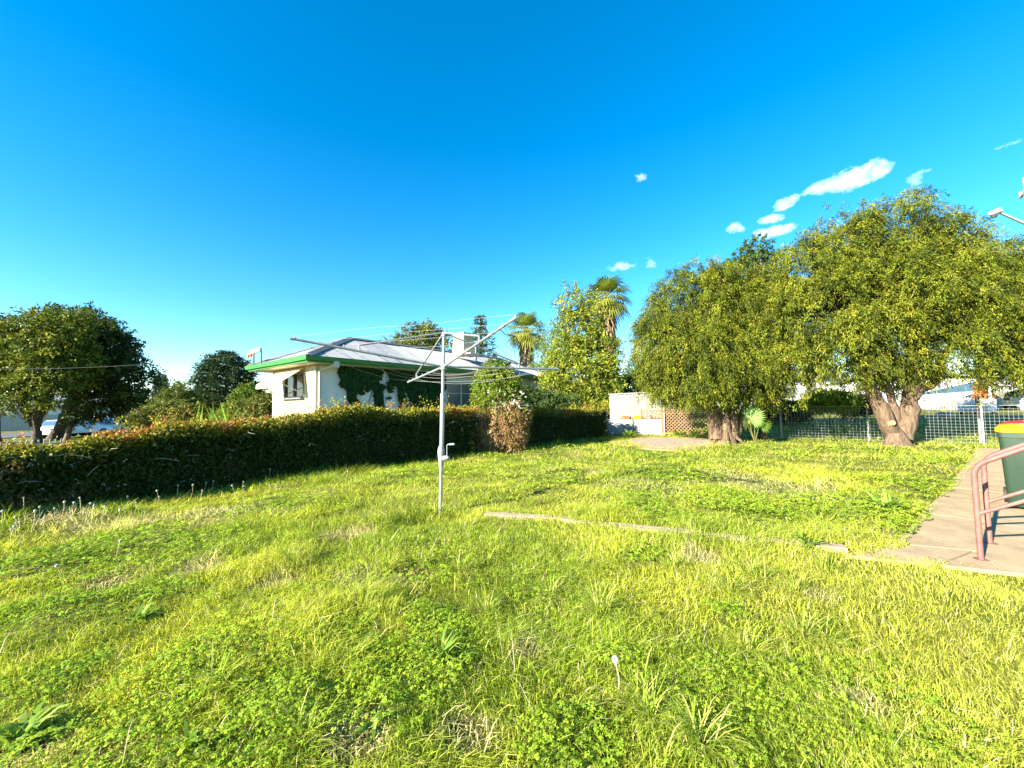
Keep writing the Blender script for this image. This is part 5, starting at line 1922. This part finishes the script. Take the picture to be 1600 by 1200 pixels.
# utility pole with street light at the right edge
uD = 17.0
ub = P(1607, 330, uD)
ub = Vector((ub.x, ub.y, gz(ub.x, ub.y)))
utop = P(1603, 277, uD).z
up_t = util_pole(ub, utop, 'tall utility pole with street light arm behind the largest tree at the right edge', utop - .55, Vector((.6, .8, 0)).normalized(), 1.1)
for k, py in enumerate((290, 303, 314)):
    zq = P(1603, py, uD).z
    MB().bar((ub.x - .28, ub.y - .16, zq), (ub.x + .28, ub.y - .16, zq), .05, .05).build('step_bracket', MAT['galv_dull'], up_t)
MB().tube([(ub.x - .24, ub.y - .2, P(1603, 316, uD).z), (ub.x - .24, ub.y - .2, P(1603, 287, uD).z)], .06, 8).build('cable_box', MAT['galv_dull'], up_t)
lh = P(1553, 329, uD - .4)
la = P(1561, 332, uD - .4)
zb_ = P(1606, 353, uD).z
MB().tube([(ub.x, ub.y, zb_), la], [.055, .045], 8).build('lamp_arm', MAT['white'], up_t, smooth=True)
lampo = MB().tube([la + Vector((.12, 0, .04)), la + Vector((-.02, 0, .08)), la + Vector((-.16, 0, .03)), la + Vector((-.38, 0, -.05)), la + Vector((-.46, 0, -.09))], [.06, .12, .11, .10, .03], 10).build('lamp_head', MAT['white'], up_t, smooth=True)
MB().tube([la + Vector((-.08, 0, -.06)), la + Vector((-.18, 0, -.16)), la + Vector((-.28, 0, -.17)), la + Vector((-.34, 0, -.12))], [.05, .08, .08, .03], 8).build('diffuser', MAT['glass'], lampo, smooth=True)
MB().tube([la + Vector((.05, 0, .1)), la + Vector((.05, 0, .2)), la + Vector((.05, 0, .22))], [.06, .06, .03], 8).build('photo_cell', MAT['offwhite'], lampo, smooth=True)
# conductors from that pole
for k in (-.9, .9):
    o_ = Vector((ub.x, ub.y - .15, utop - .38)) + Vector((.6, .8, 0)).normalized() * 1.1 * k
    far_ = o_ + Vector((30, -24, .5))
    pts = [o_.lerp(far_, i / 12) - Vector((0, 0, .9 * 4 * (i / 12) * (1 - i / 12))) for i in range(13)]
    tag(MB().tube(pts, .012, 5).build('power_line', MAT['black_wire']), 'power line leaving the right edge utility pole, ' + ('near' if k < 0 else 'far') + ' conductor', 'power line', 'conductors of the right edge pole')

# ------------------------------------------------------------------ far right: neighbours
def RG(px, py, D):
    q = P(px, py, D); return Vector((q.x, q.y, gz(q.x, q.y)))


# long white building
w0, w1 = RG(1395, 636, 44), RG(1552, 636, 33)
d = (w1 - w0); d.z = 0; L = d.length; dn = d.normalized(); nn = Vector((-dn.y, dn.x, 0))
if nn.y < 0: nn = -nn
bz1 = P(1548, 590, 33).z
wb = thing('white_building', 'long low white painted building beyond the neighbouring lawn', 'building', w0)
mid_ = (w0 + w1) / 2
MB().box(Vector((mid_.x, mid_.y, bz1 / 2)) + nn * 3, dn * L / 2, nn * 3, Vector((0, 0, bz1 / 2))).build('wall', MAT['white'], wb)
MB().prism([w0 - dn * .4 - nn * .45 + Vector((0, 0, bz1 - w0.z)), w1 + dn * .4 - nn * .45 + Vector((0, 0, bz1 - w1.z)), w1 + dn * .4 + nn * 6.4 + Vector((0, 0, bz1 - w1.z + .5)), w0 - dn * .4 + nn * 6.4 + Vector((0, 0, bz1 - w0.z + .5))], Vector((0, 0, .1))).build('roof', MAT['galv_dull'], wb)
for k in range(1, 9):
    MB().box(w0 + dn * L * k / 9 - nn * .012 + Vector((0, 0, bz1 / 2 - w0.z * .5)), dn * .03, nn * .014, Vector((0, 0, bz1 / 2 - .2))).build('cover_strip', MAT['white'], wb)
# second white building glimpsed between the trees
w2, w3 = RG(1165, 640, 40), RG(1300, 640, 40)
wz = P(1250, 592, 40).z
wb2 = thing('white_house', 'white neighbouring house glimpsed between the two big trees', 'house', w2)
MB().box(Vector(((w2.x + w3.x) / 2, w2.y + 3, wz / 2)), Vector(((w3.x - w2.x) / 2, 0, 0)), Vector((0, 3, 0)), Vector((0, 0, wz / 2))).build('wall', MAT['white'], wb2)
MB().prism([Vector((w2.x - .5, w2.y - .5, wz)), Vector((w3.x + .5, w2.y - .5, wz)), Vector((w3.x + .5, w2.y + 3, wz + 1.2)), Vector((w2.x - .5, w2.y + 3, wz + 1.2))], Vector((0, 0, .1))).build('roof', MAT['galv_dull'], wb2)
for k in (.2, .5, .8):
    MB().box(Vector((w2.x + (w3.x - w2.x) * k, w2.y - .01, wz * .6)), Vector((.7, 0, 0)), Vector((0, .03, 0)), Vector((0, 0, .5))).build('window', MAT['glass'], wb2)

a, b = RG(1428, 640, 33), RG(1534, 640, 27)
picket_fence(a, b, .95, .24, 'white picket fence in front of the long white building', MAT['white'], w=.12)

# carport at the right edge
c0 = RG(1549, 642, 26)
cp_ = thing('carport', 'white carport with sloping roof at the right edge beyond the fence', 'carport', c0)
zt0 = P(1549, 594, 26).z
r0 = P(1556, 597, 27); r1 = P(1640, 570, 27)
MB().tube([c0 - Vector((0, 0, .2)), Vector((c0.x, c0.y, zt0))], .085, 8).build('post', MAT['white'], cp_)
c1 = RG(1598, 640, 27)
MB().tube([c1 - Vector((0, 0, .2)), Vector((c1.x, c1.y, P(1598, 598, 27).z))], .1, 8).build('post', MAT['white'], cp_)
mb = MB()
ra, rb_ = P(1553, 598, 26), P(1680, 560, 26)
rc, rd = P(1680, 590, 26), P(1553, 617, 26)
mb.prism([ra, rb_, rc, rd], Vector((.2, .6, 0)))
mb.build('fascia', MAT['white'], cp_)
mb = MB()
mb.prism([rd + Vector((.1, .5, .3)), rc + Vector((.1, .5, .3)), rc + Vector((1, 6, .1)), rd + Vector((1, 6, .1))], Vector((0, 0, .08)))
mb.build('roof', MAT['shade_blue'], cp_)
MB().bar(P(1537, 648, 25.5), P(1549, 615, 26), .08, .08).build('brace', MAT['white'], cp_)
mb = MB().box(RG(1610, 640, 33) + Vector((0, 0, 1.2)), Vector((4, 0, 0)), Vector((0, .1, 0)), Vector((0, 0, 1.2))).build('back_wall', MAT['offwhite'], cp_)
# white van under the carport
car(P(1605, 640, 28.5), rad(60), MAT['car_white'], 'white car parked under the carport at the right edge', 4.4, 1.5)

# orange leafed shrub
tree('orange_shrub', 'orange and red leafed shrub in front of the white building', 'shrub', RG(1540, 642, 26.5), [lobe(1538, 612, 26.5, 12, 17), lobe(1534, 622, 26.5, 10, 12)], 420, 14, .22, .12, .07,
     [(.42, .17, .07), (.36, .11, .06), (.45, .24, .09)], trunk_r=.06, fork=.25, seed=301, gap=.25)
# yellow garden bench
q = RG(1494, 646, 23)
bn = thing('garden_bench', 'yellow slatted garden bench on the neighbouring lawn', 'bench', q)
bx, by = Vector((.8, -.6, 0)), Vector((.6, .8, 0))
for j in range(3):
    MB().box(q + by * (-.18 + .17 * j) + Vector((0, 0, .42)), bx * .6, by * .07, Vector((0, 0, .02))).build('seat_slat', MAT['timber'], bn)
    MB().box(q + by * .28 + Vector((0, 0, .58 + .14 * j)), bx * .6, by * .02, Vector((0, 0, .055))).build('back_slat', MAT['timber'], bn)
for sx in (-.5, .5):
    MB().box(q + bx * sx - by * .18 + Vector((0, 0, .2)), bx * .03, by * .03, Vector((0, 0, .22))).build('leg', MAT['timber'], bn)
    MB().box(q + bx * sx + by * .29 + Vector((0, 0, .44)), bx * .03, by * .025, Vector((0, 0, .46))).build('leg', MAT['timber'], bn)
# water tank crate
q = RG(1527, 649, 22)
ic = thing('storage_tank', 'pale blue-white storage tank on legs behind the sleeved post', 'tank', q)
mb = MB().box(q + Vector((0, 0, .52)), Vector((.62, 0, 0)), Vector((0, .45, 0)), Vector((0, 0, .36))).build('tank', MAT['white'], ic, bevel=.05)
for sx, sy in ((-1, -1), (1, -1), (1, 1), (-1, 1)):
    MB().box(q + Vector((sx * .5, sy * .35, .07)), Vector((.05, 0, 0)), Vector((0, .05, 0)), Vector((0, 0, .1))).build('leg', MAT['rubber'], ic)
# rock beside the bench
q = RG(1477, 650, 21)
rk = MB()
lp = []
for z, s in ((-.05, .9), (.08, 1.0), (.2, .8), (.28, .4)):
    lp.append([q + Vector((math.cos(a) * .55 * s * (1 + .2 * math.sin(3 * a + z * 9)), math.sin(a) * .35 * s, z)) for a in np.linspace(0, 6.283, 12, endpoint=False)])
rk.loft(lp)
tag(rk.build('garden_rock', MAT['concrete_old'], smooth=True), 'pale low rock on the lawn beside the yellow bench', 'rock')
# garden shrubs behind the mesh
for px, py, D, rx, ry, n, lab, pal in (
        (1296, 626, 17.5, 40, 11, 1100, 'bright lime green shrub seen over the weldmesh', [(.28, .34, .022), (.22, .30, .02)]),
        (1238, 640, 20, 26, 11, 600, 'dark shrub behind the weldmesh left of the lime one', DK),
        (1335, 630, 20, 26, 14, 600, 'dark red-brown shrub behind the weldmesh near the forked trunk', [(.10, .05, .04), (.05, .06, .02)]),
        (1205, 640, 21, 26, 12, 500, 'dark bush behind the weldmesh beside the young palm', DK)):
    b0 = RG(px, py + ry, D)
    lo_ = [lobe(px, py, D, rx, ry), lobe(px - rx * .5, py + ry * .5, D, rx * .6, ry * .8), lobe(px + rx * .5, py + ry * .5, D, rx * .6, ry * .8)]
    tree('garden_bush', lab, 'bush', b0, lo_, n, 14, .22, .10, .06, pal, trunk_r=.04, fork=.2, seed=int(px) + 5, gap=.25)
# dark evergreens filling in behind on the right
tree('evergreen_tree', 'dark evergreen behind the carport at the right edge', 'tree', RG(1590, 640, 40), [lobe(1575, 565, 40, 40, 40), lobe(1620, 560, 40, 50, 46), lobe(1540, 590, 40, 24, 18)], 700, 16, .7, .3, .16, DK, trunk_r=.3, seed=307, gap=.28)

# far wooded skyline reading as one mass
lobs = []
for a in np.arange(-62, 66, 1.6):
    D_ = 150 * math.cos(rad(a)); x_ = 150 * math.sin(rad(a))
    h_ = 3.0 + 2.2 * random.random() + (1.5 if a > 25 else 0)
    lobs.append((x_, D_, h_ * .45, 3.2, 3.2, h_))
V, F_, c_ = foliage(lobs, 6000, 8, 1.1, .9, .5, DK + [(.07, .09, .02)], seed=401, gap=.2, gscale=2, shell=.4)
np_obj('distant_trees', V, F_, MAT['leaf'], None, c_)
tag(bpy.data.objects['distant_trees'], 'dark line of far trees along the horizon', 'trees', kind='stuff')

# ------------------------------------------------------------------ lawn
def ground_xy(lst):
    return [(on_ground(a, b), r) for a, b, r in lst]


CLOVER = ground_xy([(600, 1060, .42), (520, 1000, .30), (690, 990, .32), (900, 1170, .24), (960, 1040, .18), (330, 850, .55), (210, 840, .55), (120, 960, .5), (60, 880, .4), (350, 1000, .35), (420, 1130, .3),
                    (1150, 790, .8), (1380, 800, .9), (1440, 830, .6), (1300, 790, .7), (1430, 760, 1.0), (1010, 800, .6), (1060, 745, 1.0), (640, 740, .8), (450, 780, .7), (870, 745, .8), (1130, 960, .18), (60, 1080, .35), (250, 930, .3), (1010, 870, .25), (240, 1130, .25)])
STRAW = ground_xy([(330, 800, .7), (250, 815, .7), (430, 790, .8), (150, 820, .6), (180, 905, .25), (310, 890, .25), (560, 905, .22), (430, 915, .22), (40, 1185, .2), (560, 1150, .15), (170, 1165, .18), (640, 905, .2), (1090, 870, .25), (890, 735, .8), (1010, 760, .8), (1130, 745, 1.0), (1240, 770, .8), (540, 840, .35), (90, 810, .5),
                   (1270, 930, .15), (1350, 1100, .12), (820, 1010, .15), (730, 1140, .15)])


def patch(p, lst, soft=.5, seed=0):
    m = np.zeros(len(p))
    wob = (fnoise(p, .35, seed) - .5) * 1.3
    for c, r in lst:
        d = np.hypot(p[:, 0] - c.x, p[:, 1] - c.y) / r
        m = np.maximum(m, np.clip((1 + wob - d) / soft, 0, 1))
    return m


def hedge_side(p):
    """signed distance to the hedge foot line, positive on the lawn"""
    best = np.full(len(p), 1e9); sgn = np.ones(len(p))
    for i in range(len(HP) - 1):
        a, b = HP[i], HP[i + 1]
        ab = b - a
        t = np.clip(((p - a) @ ab) / (ab @ ab), 0, 1)
        q = a + t[:, None] * ab
        d = np.linalg.norm(p - q, axis=1)
        cr = ab[0] * (p[:, 1] - a[1]) - ab[1] * (p[:, 0] - a[0])
        up_ = d < best
        best[up_] = d[up_]; sgn[up_] = np.where(cr[up_] > 0, -1, 1)
    return best * sgn


def sample(n, r0, r1, power, a0=-78, a1=78):
    """points round the viewer's spot, density falling with distance"""
    u = rng.random(n)
    k = 2 - power
    r = (r0 ** k + u * (r1 ** k - r0 ** k)) ** (1 / k)
    a = np.radians(a0 + (a1 - a0) * rng.random(n))
    return np.c_[r * np.sin(a), r * np.cos(a)]


TR = [(T1, .50), (T2, .36), (cb_, .05)]


def lawn_ok(p):
    ok = hedge_side(p) > -.25
    d = (p[:, 0] - FENCE_A.x) * fnor.x + (p[:, 1] - FENCE_A.y) * fnor.y
    ok &= ~(in_poly(p, PATH_POLY) & (polyline_dist(p, PATH_POLY + [PATH_POLY[0]]) > .06 + .08 * vnoise(p, .2, 3)))
    ok &= ~(in_poly(p, SLAB_POLY) & (polyline_dist(p, SLAB_POLY + [SLAB_POLY[0]]) > .1))
    sd2 = polyline_dist(p, STRIP)
    ok &= (sd2 > .075) | (vnoise(p, .4, 9) > .5)
    for c, r in TR:
        ok &= np.hypot(p[:, 0] - c.x, p[:, 1] - c.y) > r
    return ok


LIME = np.array([.44, .50, .048]); GREEN = np.array([.265, .375, .03]); YEL = np.array([.57, .53, .13]); STR = np.array([.70, .60, .36])


def blades(n, r0, r1, power, seg, wscale, hscale, a0=-78, a1=78):
    p = sample(n, r0, r1, power, a0, a1)
    p = p[lawn_ok(p)]
    st = patch(p, STRAW, .7, 21); cv = patch(p, CLOVER, .4, 22)
    keep = rng.random(len(p)) > .72 * cv
    # thin places
    thin = fnoise(p, .8, 44)
    keep &= (rng.random(len(p)) < .45 + 1.5 * thin)
    keep &= rng.random(len(p)) > .55 * st
    p, st, cv = p[keep], st[keep], cv[keep]
    n = len(p)
    r = np.hypot(p[:, 0], p[:, 1])
    z = zg(p[:, 0], p[:, 1]) - .012
    tall = fnoise(p, 1.3, 51)
    tuft = vnoise(p, .22, 52)
    hs = hedge_side(p)
    edge = np.clip(1 - hs / 1.1, 0, 1) * (hs < 1.1)
    sd2 = polyline_dist(p, STRIP)
    pe_ = polyline_dist(p, [PATH_POLY[-1], PATH_POLY[0], PATH_POLY[1], PATH_POLY[2]])
    strip_e = np.clip(1 - (sd2 - .08) / .25, 0, 1)
    h = (.045 + .10 * sstep(.42, .72, tall) * (.4 + .9 * tuft) + .035 * tuft + .14 * edge * rng.random(n) + .015 * strip_e) * hscale
    # the right fore part of the lawn is short, even and thick
    even = sstep(.2, 2.2, p[:, 0] - .35 * p[:, 1]) * (1 - sstep(3.2, 5.0, p[:, 1]))
    h = h * (1 - .25 * even) * (1 - .35 * st)
    h = h * (1 - .45 * np.clip(1 - pe_ / .5, 0, 1))
    h = h * (.55 + .9 * rng.random(n))
    lean = rng.normal(size=(n, 2)) * .55 + (np.c_[vnoise(p, .5, 61), vnoise(p, .5, 62)] - .5) * 1.1
    az = rng.random(n) * 6.2832
    w = .0035 * wscale * (.6 + .8 * rng.random(n)) * (1 + .7 * sstep(.6, .75, tall))
    w = w * np.maximum(1, r / 4.2) ** .75
    s = np.c_[np.cos(az), np.sin(az), np.zeros(n)]
    base = np.c_[p, z]
    up = np.c_[lean * .5, np.ones(n)]
    mid_ = base + up * (h * .55)[:, None]
    tip = base + np.c_[lean * 1.35, np.full(n, .93) - .18 * np.abs(lean).sum(1)] * h[:, None]
    tone = fnoise(p, 1.1, 71)[:, None]; tone2 = rng.random((n, 1))
    k1 = np.clip((tone - .36) * 3.2, 0, 1)
    c = GREEN * (1 - k1) + LIME * k1
    c = c * (1 - .55 * even[:, None]) + (LIME * .62 + YEL * .38) * .55 * even[:, None]
    ym = (tone2 > .87 - .1 * even[:, None]) * .75
    c = c * (1 - ym) + YEL * ym
    sm = np.clip(st[:, None] * (.35 + .8 * rng.random((n, 1))), 0, 1) + (rng.random((n, 1)) > .965)
    sm = np.clip(sm, 0, 1)
    c = c * (1 - sm) + STR * sm
    c = c * (.5 + .95 * rng.random((n, 1)) ** 1.2)
    if seg == 2:
        v = np.stack([base - s * w[:, None] * .5, base + s * w[:, None] * .5, mid_ + s * w[:, None] * .42, tip, mid_ - s * w[:, None] * .42], 1).reshape(-1, 3)
        i = np.arange(n)[:, None] * 5
        return v, [i + np.array([[0, 1, 2, 4]]), i + np.array([[4, 2, 3]])], np.repeat(c, 5, 0)
    v = np.stack([base - s * w[:, None] * .6, base + s * w[:, None] * .6, tip], 1).reshape(-1, 3)
    return v, [np.arange(n * 3).reshape(-1, 3)], np.repeat(c, 3, 0)


def join(parts):
    V, C, q4, q3 = [], [], [], []
    o = 0
    for v, fs, c in parts:
        V.append(v); C.append(c)
        for f in fs:
            (q4 if f.shape[1] == 4 else q3).append(f + o)
        o += len(v)
    fs = []
    if q4: fs.append(np.concatenate(q4))
    if q3: fs.append(np.concatenate(q3))
    return np.concatenate(V), fs, np.clip(np.concatenate(C), .003, .9)


V, fs, C_ = join([blades(125000, .9, 2.6, .3, 2, 1.0, 1.0), blades(175000, 2.6, 5.5, 1.1, 2, 1.0, .95), blades(140000, 5.5, 10, 1.2, 1, 1.15, .88), blades(130000, 10, 27, 1.2, 1, 1.25, 1.1)])
gr = np_obj('lawn_grass', V, fs, MAT['grass'], None, C_)
tag(gr, 'unmown bright green lawn grass with straw coloured patches', 'grass', kind='stuff')

# clover and other small round-leaved ground cover
def clover(n, r0, r1, power, size):
    p = sample(n, r0, r1, power)
    p = p[lawn_ok(p)]
    m = patch(p, CLOVER, .4, 22)
    bg = sstep(.54, .68, fnoise(p, .9, 81)) * .5
    even = sstep(.2, 2.2, p[:, 0] - .35 * p[:, 1]) * (1 - sstep(3.2, 5.0, p[:, 1]))
    bg = bg * (1 - .9 * even)
    p = p[rng.random(len(p)) < np.maximum(m, bg)]
    n = len(p)
    r = np.hypot(p[:, 0], p[:, 1])
    z = zg(p[:, 0], p[:, 1]) - .012
    lump = fnoise(p, .16, 83)
    hgt = .02 + .085 * lump + .02 * rng.random(n)
    az = rng.random(n) * 6.2832
    tilt = rng.normal(size=(n, 2)) * .35
    nrm = unit(np.c_[tilt, np.ones(n)])
    sz = size * (.6 + .7 * rng.random(n)) * np.maximum(1, r / 4.0) ** .8
    ctr = np.c_[p, z + hgt]
    V, C = [], []
    tone = fnoise(p, .6, 85)[:, None]
    base = np.array([.15, .28, .02]) * (1 - tone) + np.array([.39, .51, .04]) * tone
    base = base * (.7 + .6 * rng.random((n, 1)))
    for k in range(3):
        a = az + k * 2.0944
        d = np.c_[np.cos(a), np.sin(a), np.zeros(n)]
        d = unit(d - nrm * (d * nrm).sum(1, keepdims=True))
        s = np.cross(nrm, d)
        tip = ctr + d * sz[:, None] - np.array([0, 0, .15]) * sz[:, None]
        V.append(np.stack([ctr, ctr + d * sz[:, None] * .62 + s * sz[:, None] * .46, tip, ctr + d * sz[:, None] * .62 - s * sz[:, None] * .46], 1))
        C.append(np.repeat((base * (.9 + .2 * rng.random((n, 1))))[:, None], 4, 1))
    V = np.concatenate(V).reshape(-1, 3); C = np.concatenate(C).reshape(-1, 3)
    return V, [np.arange(len(V)).reshape(-1, 4)], C


V, fs, C_ = join([clover(80000, .9, 3.2, .4, .0105), clover(90000, 3.2, 7, 1.1, .014), clover(60000, 7, 16, 1.2, .017)])
tag(np_obj('clover', V, fs, MAT['grass'], None, C_), 'dark green clover patches growing through the lawn', 'ground cover', kind='stuff')

# long fallen stems and seed stalks lying through the grass
p = sample(1300, 1.3, 9, .9); p = p[lawn_ok(p)]
n = len(p)
z = zg(p[:, 0], p[:, 1])
a = rng.normal(.6, 1.0, n)
el = np.abs(rng.normal(.25, .28, n))
L_ = .08 + .17 * rng.random(n) ** 1.5
d = np.c_[np.cos(a) * np.cos(el), np.sin(a) * np.cos(el), np.sin(el)]
s = unit(np.cross(d, np.array([0, 0, 1.0])))
w = (.0009 + .0014 * rng.random(n))[:, None]
b0 = np.c_[p, z + .02 + .05 * rng.random(n)]
m1 = b0 + d * (L_ * .5)[:, None] + np.c_[np.zeros((n, 2)), .10 * L_]
t1 = b0 + d * L_[:, None] - np.c_[np.zeros((n, 2)), .12 * L_]
V = np.stack([b0 - s * w, b0 + s * w, m1 + s * w, t1, m1 - s * w], 1).reshape(-1, 3)
i = np.arange(n)[:, None] * 5
c = np.where(rng.random((n, 1)) < .5, STR * .9, np.where(rng.random((n, 1)) < .5, LIME * 1.25, YEL * 1.1)) * (.7 + .6 * rng.random((n, 1)))
tag(np_obj('fallen_stalks', V, [i + np.array([[0, 1, 2, 4]]), i + np.array([[4, 2, 3]])], MAT['grass'], None, np.repeat(c, 5, 0)), 'loose straw coloured grass stalks lying through the lawn', 'grass stalks', kind='stuff')


def strap_tuft(name, label, group, px, py, nb, ln, w, palette, spread=(20, 75), cat='grass tuft'):
    q = on_ground(px, py)
    t = thing(name, label, cat, q, group)
    a = rng.random(nb) * 6.2832
    el = np.radians(spread[0] + (spread[1] - spread[0]) * rng.random(nb))
    l = ln * (.55 + .6 * rng.random(nb))
    d = np.c_[np.cos(a) * np.cos(el), np.sin(a) * np.cos(el), np.sin(el)]
    hz = np.c_[np.cos(a), np.sin(a), np.zeros(nb)]
    s = np.c_[-np.sin(a), np.cos(a), np.zeros(nb)] * (w * (.7 + .6 * rng.random(nb)))[:, None]
    o = np.array(q) + np.c_[rng.normal(size=(nb, 2)) * ln * .10, np.full(nb, -.01)]
    P1 = o + d * (l * .45)[:, None]
    P2 = P1 + unit(d + np.array([0, 0, -.35]) + hz * .2) * (l * .32)[:, None]
    P3 = P2 + unit(d + np.array([0, 0, -.95]) + hz * .4) * (l * .28)[:, None]
    P3[:, 2] = np.maximum(P3[:, 2], q.z + .012)
    V = np.stack([o - s * .35, o + s * .35, P1 + s * .5, P2 + s * .42, P3, P2 - s * .42, P1 - s * .5], 1).reshape(-1, 3)
    i = np.arange(nb)[:, None] * 7
    pal = np.array(palette)[rng.integers(0, len(palette), nb)] * (.75 + .5 * rng.random((nb, 1)))
    np_obj('blades', V, [np.concatenate([i + np.array([[0, 1, 2, 6]]), i + np.array([[6, 2, 3, 5]])]), i + np.array([[5, 3, 4]])], MAT['grass'], t, np.repeat(pal, 7, 0))
    return t


GT = [(.30, .40, .04), (.21, .33, .03), (.38, .42, .06), (.50, .47, .15)]
for (px, py, nb, ln, w) in [(450, 885, 90, .34, .0065), (610, 890, 60, .28, .006), (245, 900, 50, .26, .006), (720, 895, 80, .30, .006), (660, 885, 60, .28, .005), (940, 965, 100, .34, .0065), (860, 935, 70, .28, .006), (1050, 890, 80, .30, .006), (1140, 930, 90, .34, .0065), (1180, 905, 80, .36, .007),
                            (1290, 895, 80, .34, .0065), (1240, 930, 70, .30, .006), (1255, 1000, 90, .34, .006), (1290, 1010, 60, .30, .006), (1010, 1120, 70, .32, .006), (1090, 1165, 80, .30, .006), (1170, 1020, 60, .28, .006), (830, 790, 60, .34, .006), (990, 790, 60, .34, .006), (400, 750, 30, .42, .008), (760, 960, 60, .26, .005), (550, 1040, 40, .26, .005), (340, 1080, 40, .30, .006), (120, 1010, 30, .30, .006), (1330, 840, 40, .24, .006), (1170, 830, 70, .26, .006), (1080, 835, 60, .26, .006), (900, 805, 50, .28, .006), (790, 800, 40, .22, .005), (470, 1160, 50, .26, .006)]:
    strap_tuft('grass_tussock', 'coarse tussock of long arching pale green grass blades in the lawn', 'coarse grass tussocks in the lawn', px, py, int(nb * 1.2), ln * .82, w * .8, GT)

WD = [(.17, .29, .035), (.26, .36, .07), (.13, .24, .03)]
for (px, py, nb, ln, w, lab) in [(690, 1035, 34, .24, .017, 'plantain weed with long narrow leaves among the clover in the middle foreground'), (35, 1160, 90, .17, .019, 'large bright leafy weed clump in the bottom left corner'), (560, 985, 22, .14, .018, 'small plantain weed with pale leaves left of the larger plantain'),
                                 (220, 968, 40, .15, .022, 'dark leafy weed with one pale leaf left of centre in the lawn'), (585, 1140, 16, .13, .017, 'small rosette weed with pale leaves near the bottom edge'), (1262, 858, 16, .22, .028, 'upright broad leafed weed at the end of the edging strip'), (1385, 795, 40, .32, .03, 'thistle like weed with grey-green leaves on the lawn before the path'),
                                 (215, 800, 26, .2, .022, 'low leafy weed at the dandelion edge by the hedge'), (985, 683, 70, .5, .06, 'broad leafed weed before the corrugated sheets'), (1062, 682, 60, .45, .06, 'pale leafy weed at the foot of the lattice, left one'), (1088, 684, 60, .55, .05, 'leafy weed at the foot of the lattice, right one'), (290, 1175, 26, .14, .02, 'rosette weed at the bottom left of the lawn')]:
    strap_tuft('weed', lab, None, px, py, nb, ln, w, WD, spread=(15, 70), cat='weed')

# dandelions gone to seed along the hedge shade
random.seed(5)
dl = []
for i in range(38):
    t_ = random.random() ** 1.2
    px = 10 + t_ * 430 + random.gauss(0, 22); py = 836 - t_ * 88 + random.gauss(0, 13)
    dl.append((px, py))
dl += [(967, 1085), (540, 755), (640, 720), (820, 725), (180, 880), (95, 905)]
proto_s, proto_h = None, None
for (px, py) in dl:
    q = on_ground(px, py)
    t = thing('dandelion', 'white dandelion seed head on a thin stalk at the lawn edge by the hedge' if px < 500 and py < 870 else 'lone white dandelion seed head standing out in the open lawn', 'dandelion', q, 'dandelion clocks along the hedge' if px < 500 and py < 870 else 'scattered dandelion clocks')
    hgt = .10 + .17 * random.random()
    if proto_s is None:
        ms = MB(); ms.tube([(0, 0, -.02), (.008, 0, .5), (0, .01, 1.0)], [.0035, .003, .0025], 5)
        proto_s = ms.build('stalk', MAT['awning'])
        n = 280
        d = rand_unit(n)
        s_ = unit(np.cross(d, rand_unit(n)))
        r_ = .019
        V = np.stack([d * .003, d * r_ + s_ * .0045, d * r_ * 1.08, d * r_ - s_ * .0045], 1).reshape(-1, 3)
        proto_h = np_obj('seed_head', V, np.arange(n * 4).reshape(-1, 4), MAT['petal'], None, np.tile(np.array([.74, .74, .70]), (n * 4, 1)))
        so, ho = proto_s, proto_h
    else:
        so, ho = proto_s.copy(), proto_h.copy()
        link(so); link(ho)
    so.parent = t; ho.parent = t
    so.scale = (1, 1, hgt); ho.location = (0, .01, hgt)
    k = .5 + .35 * random.random()
    ho.scale = (k, k, k)
    t.rotation_euler = (random.gauss(0, .12), random.gauss(0, .12), random.random() * 6.28)

print('done', len(bpy.data.objects), sum(sum(len(p.vertices)-2 for p in o.data.polygons) for o in bpy.data.objects if o.type == 'MESH' and len(o.data.polygons)<5000)+sum(len(o.data.loops)-2*len(o.data.polygons) for o in bpy.data.objects if o.type == 'MESH' and len(o.data.polygons)>=5000))
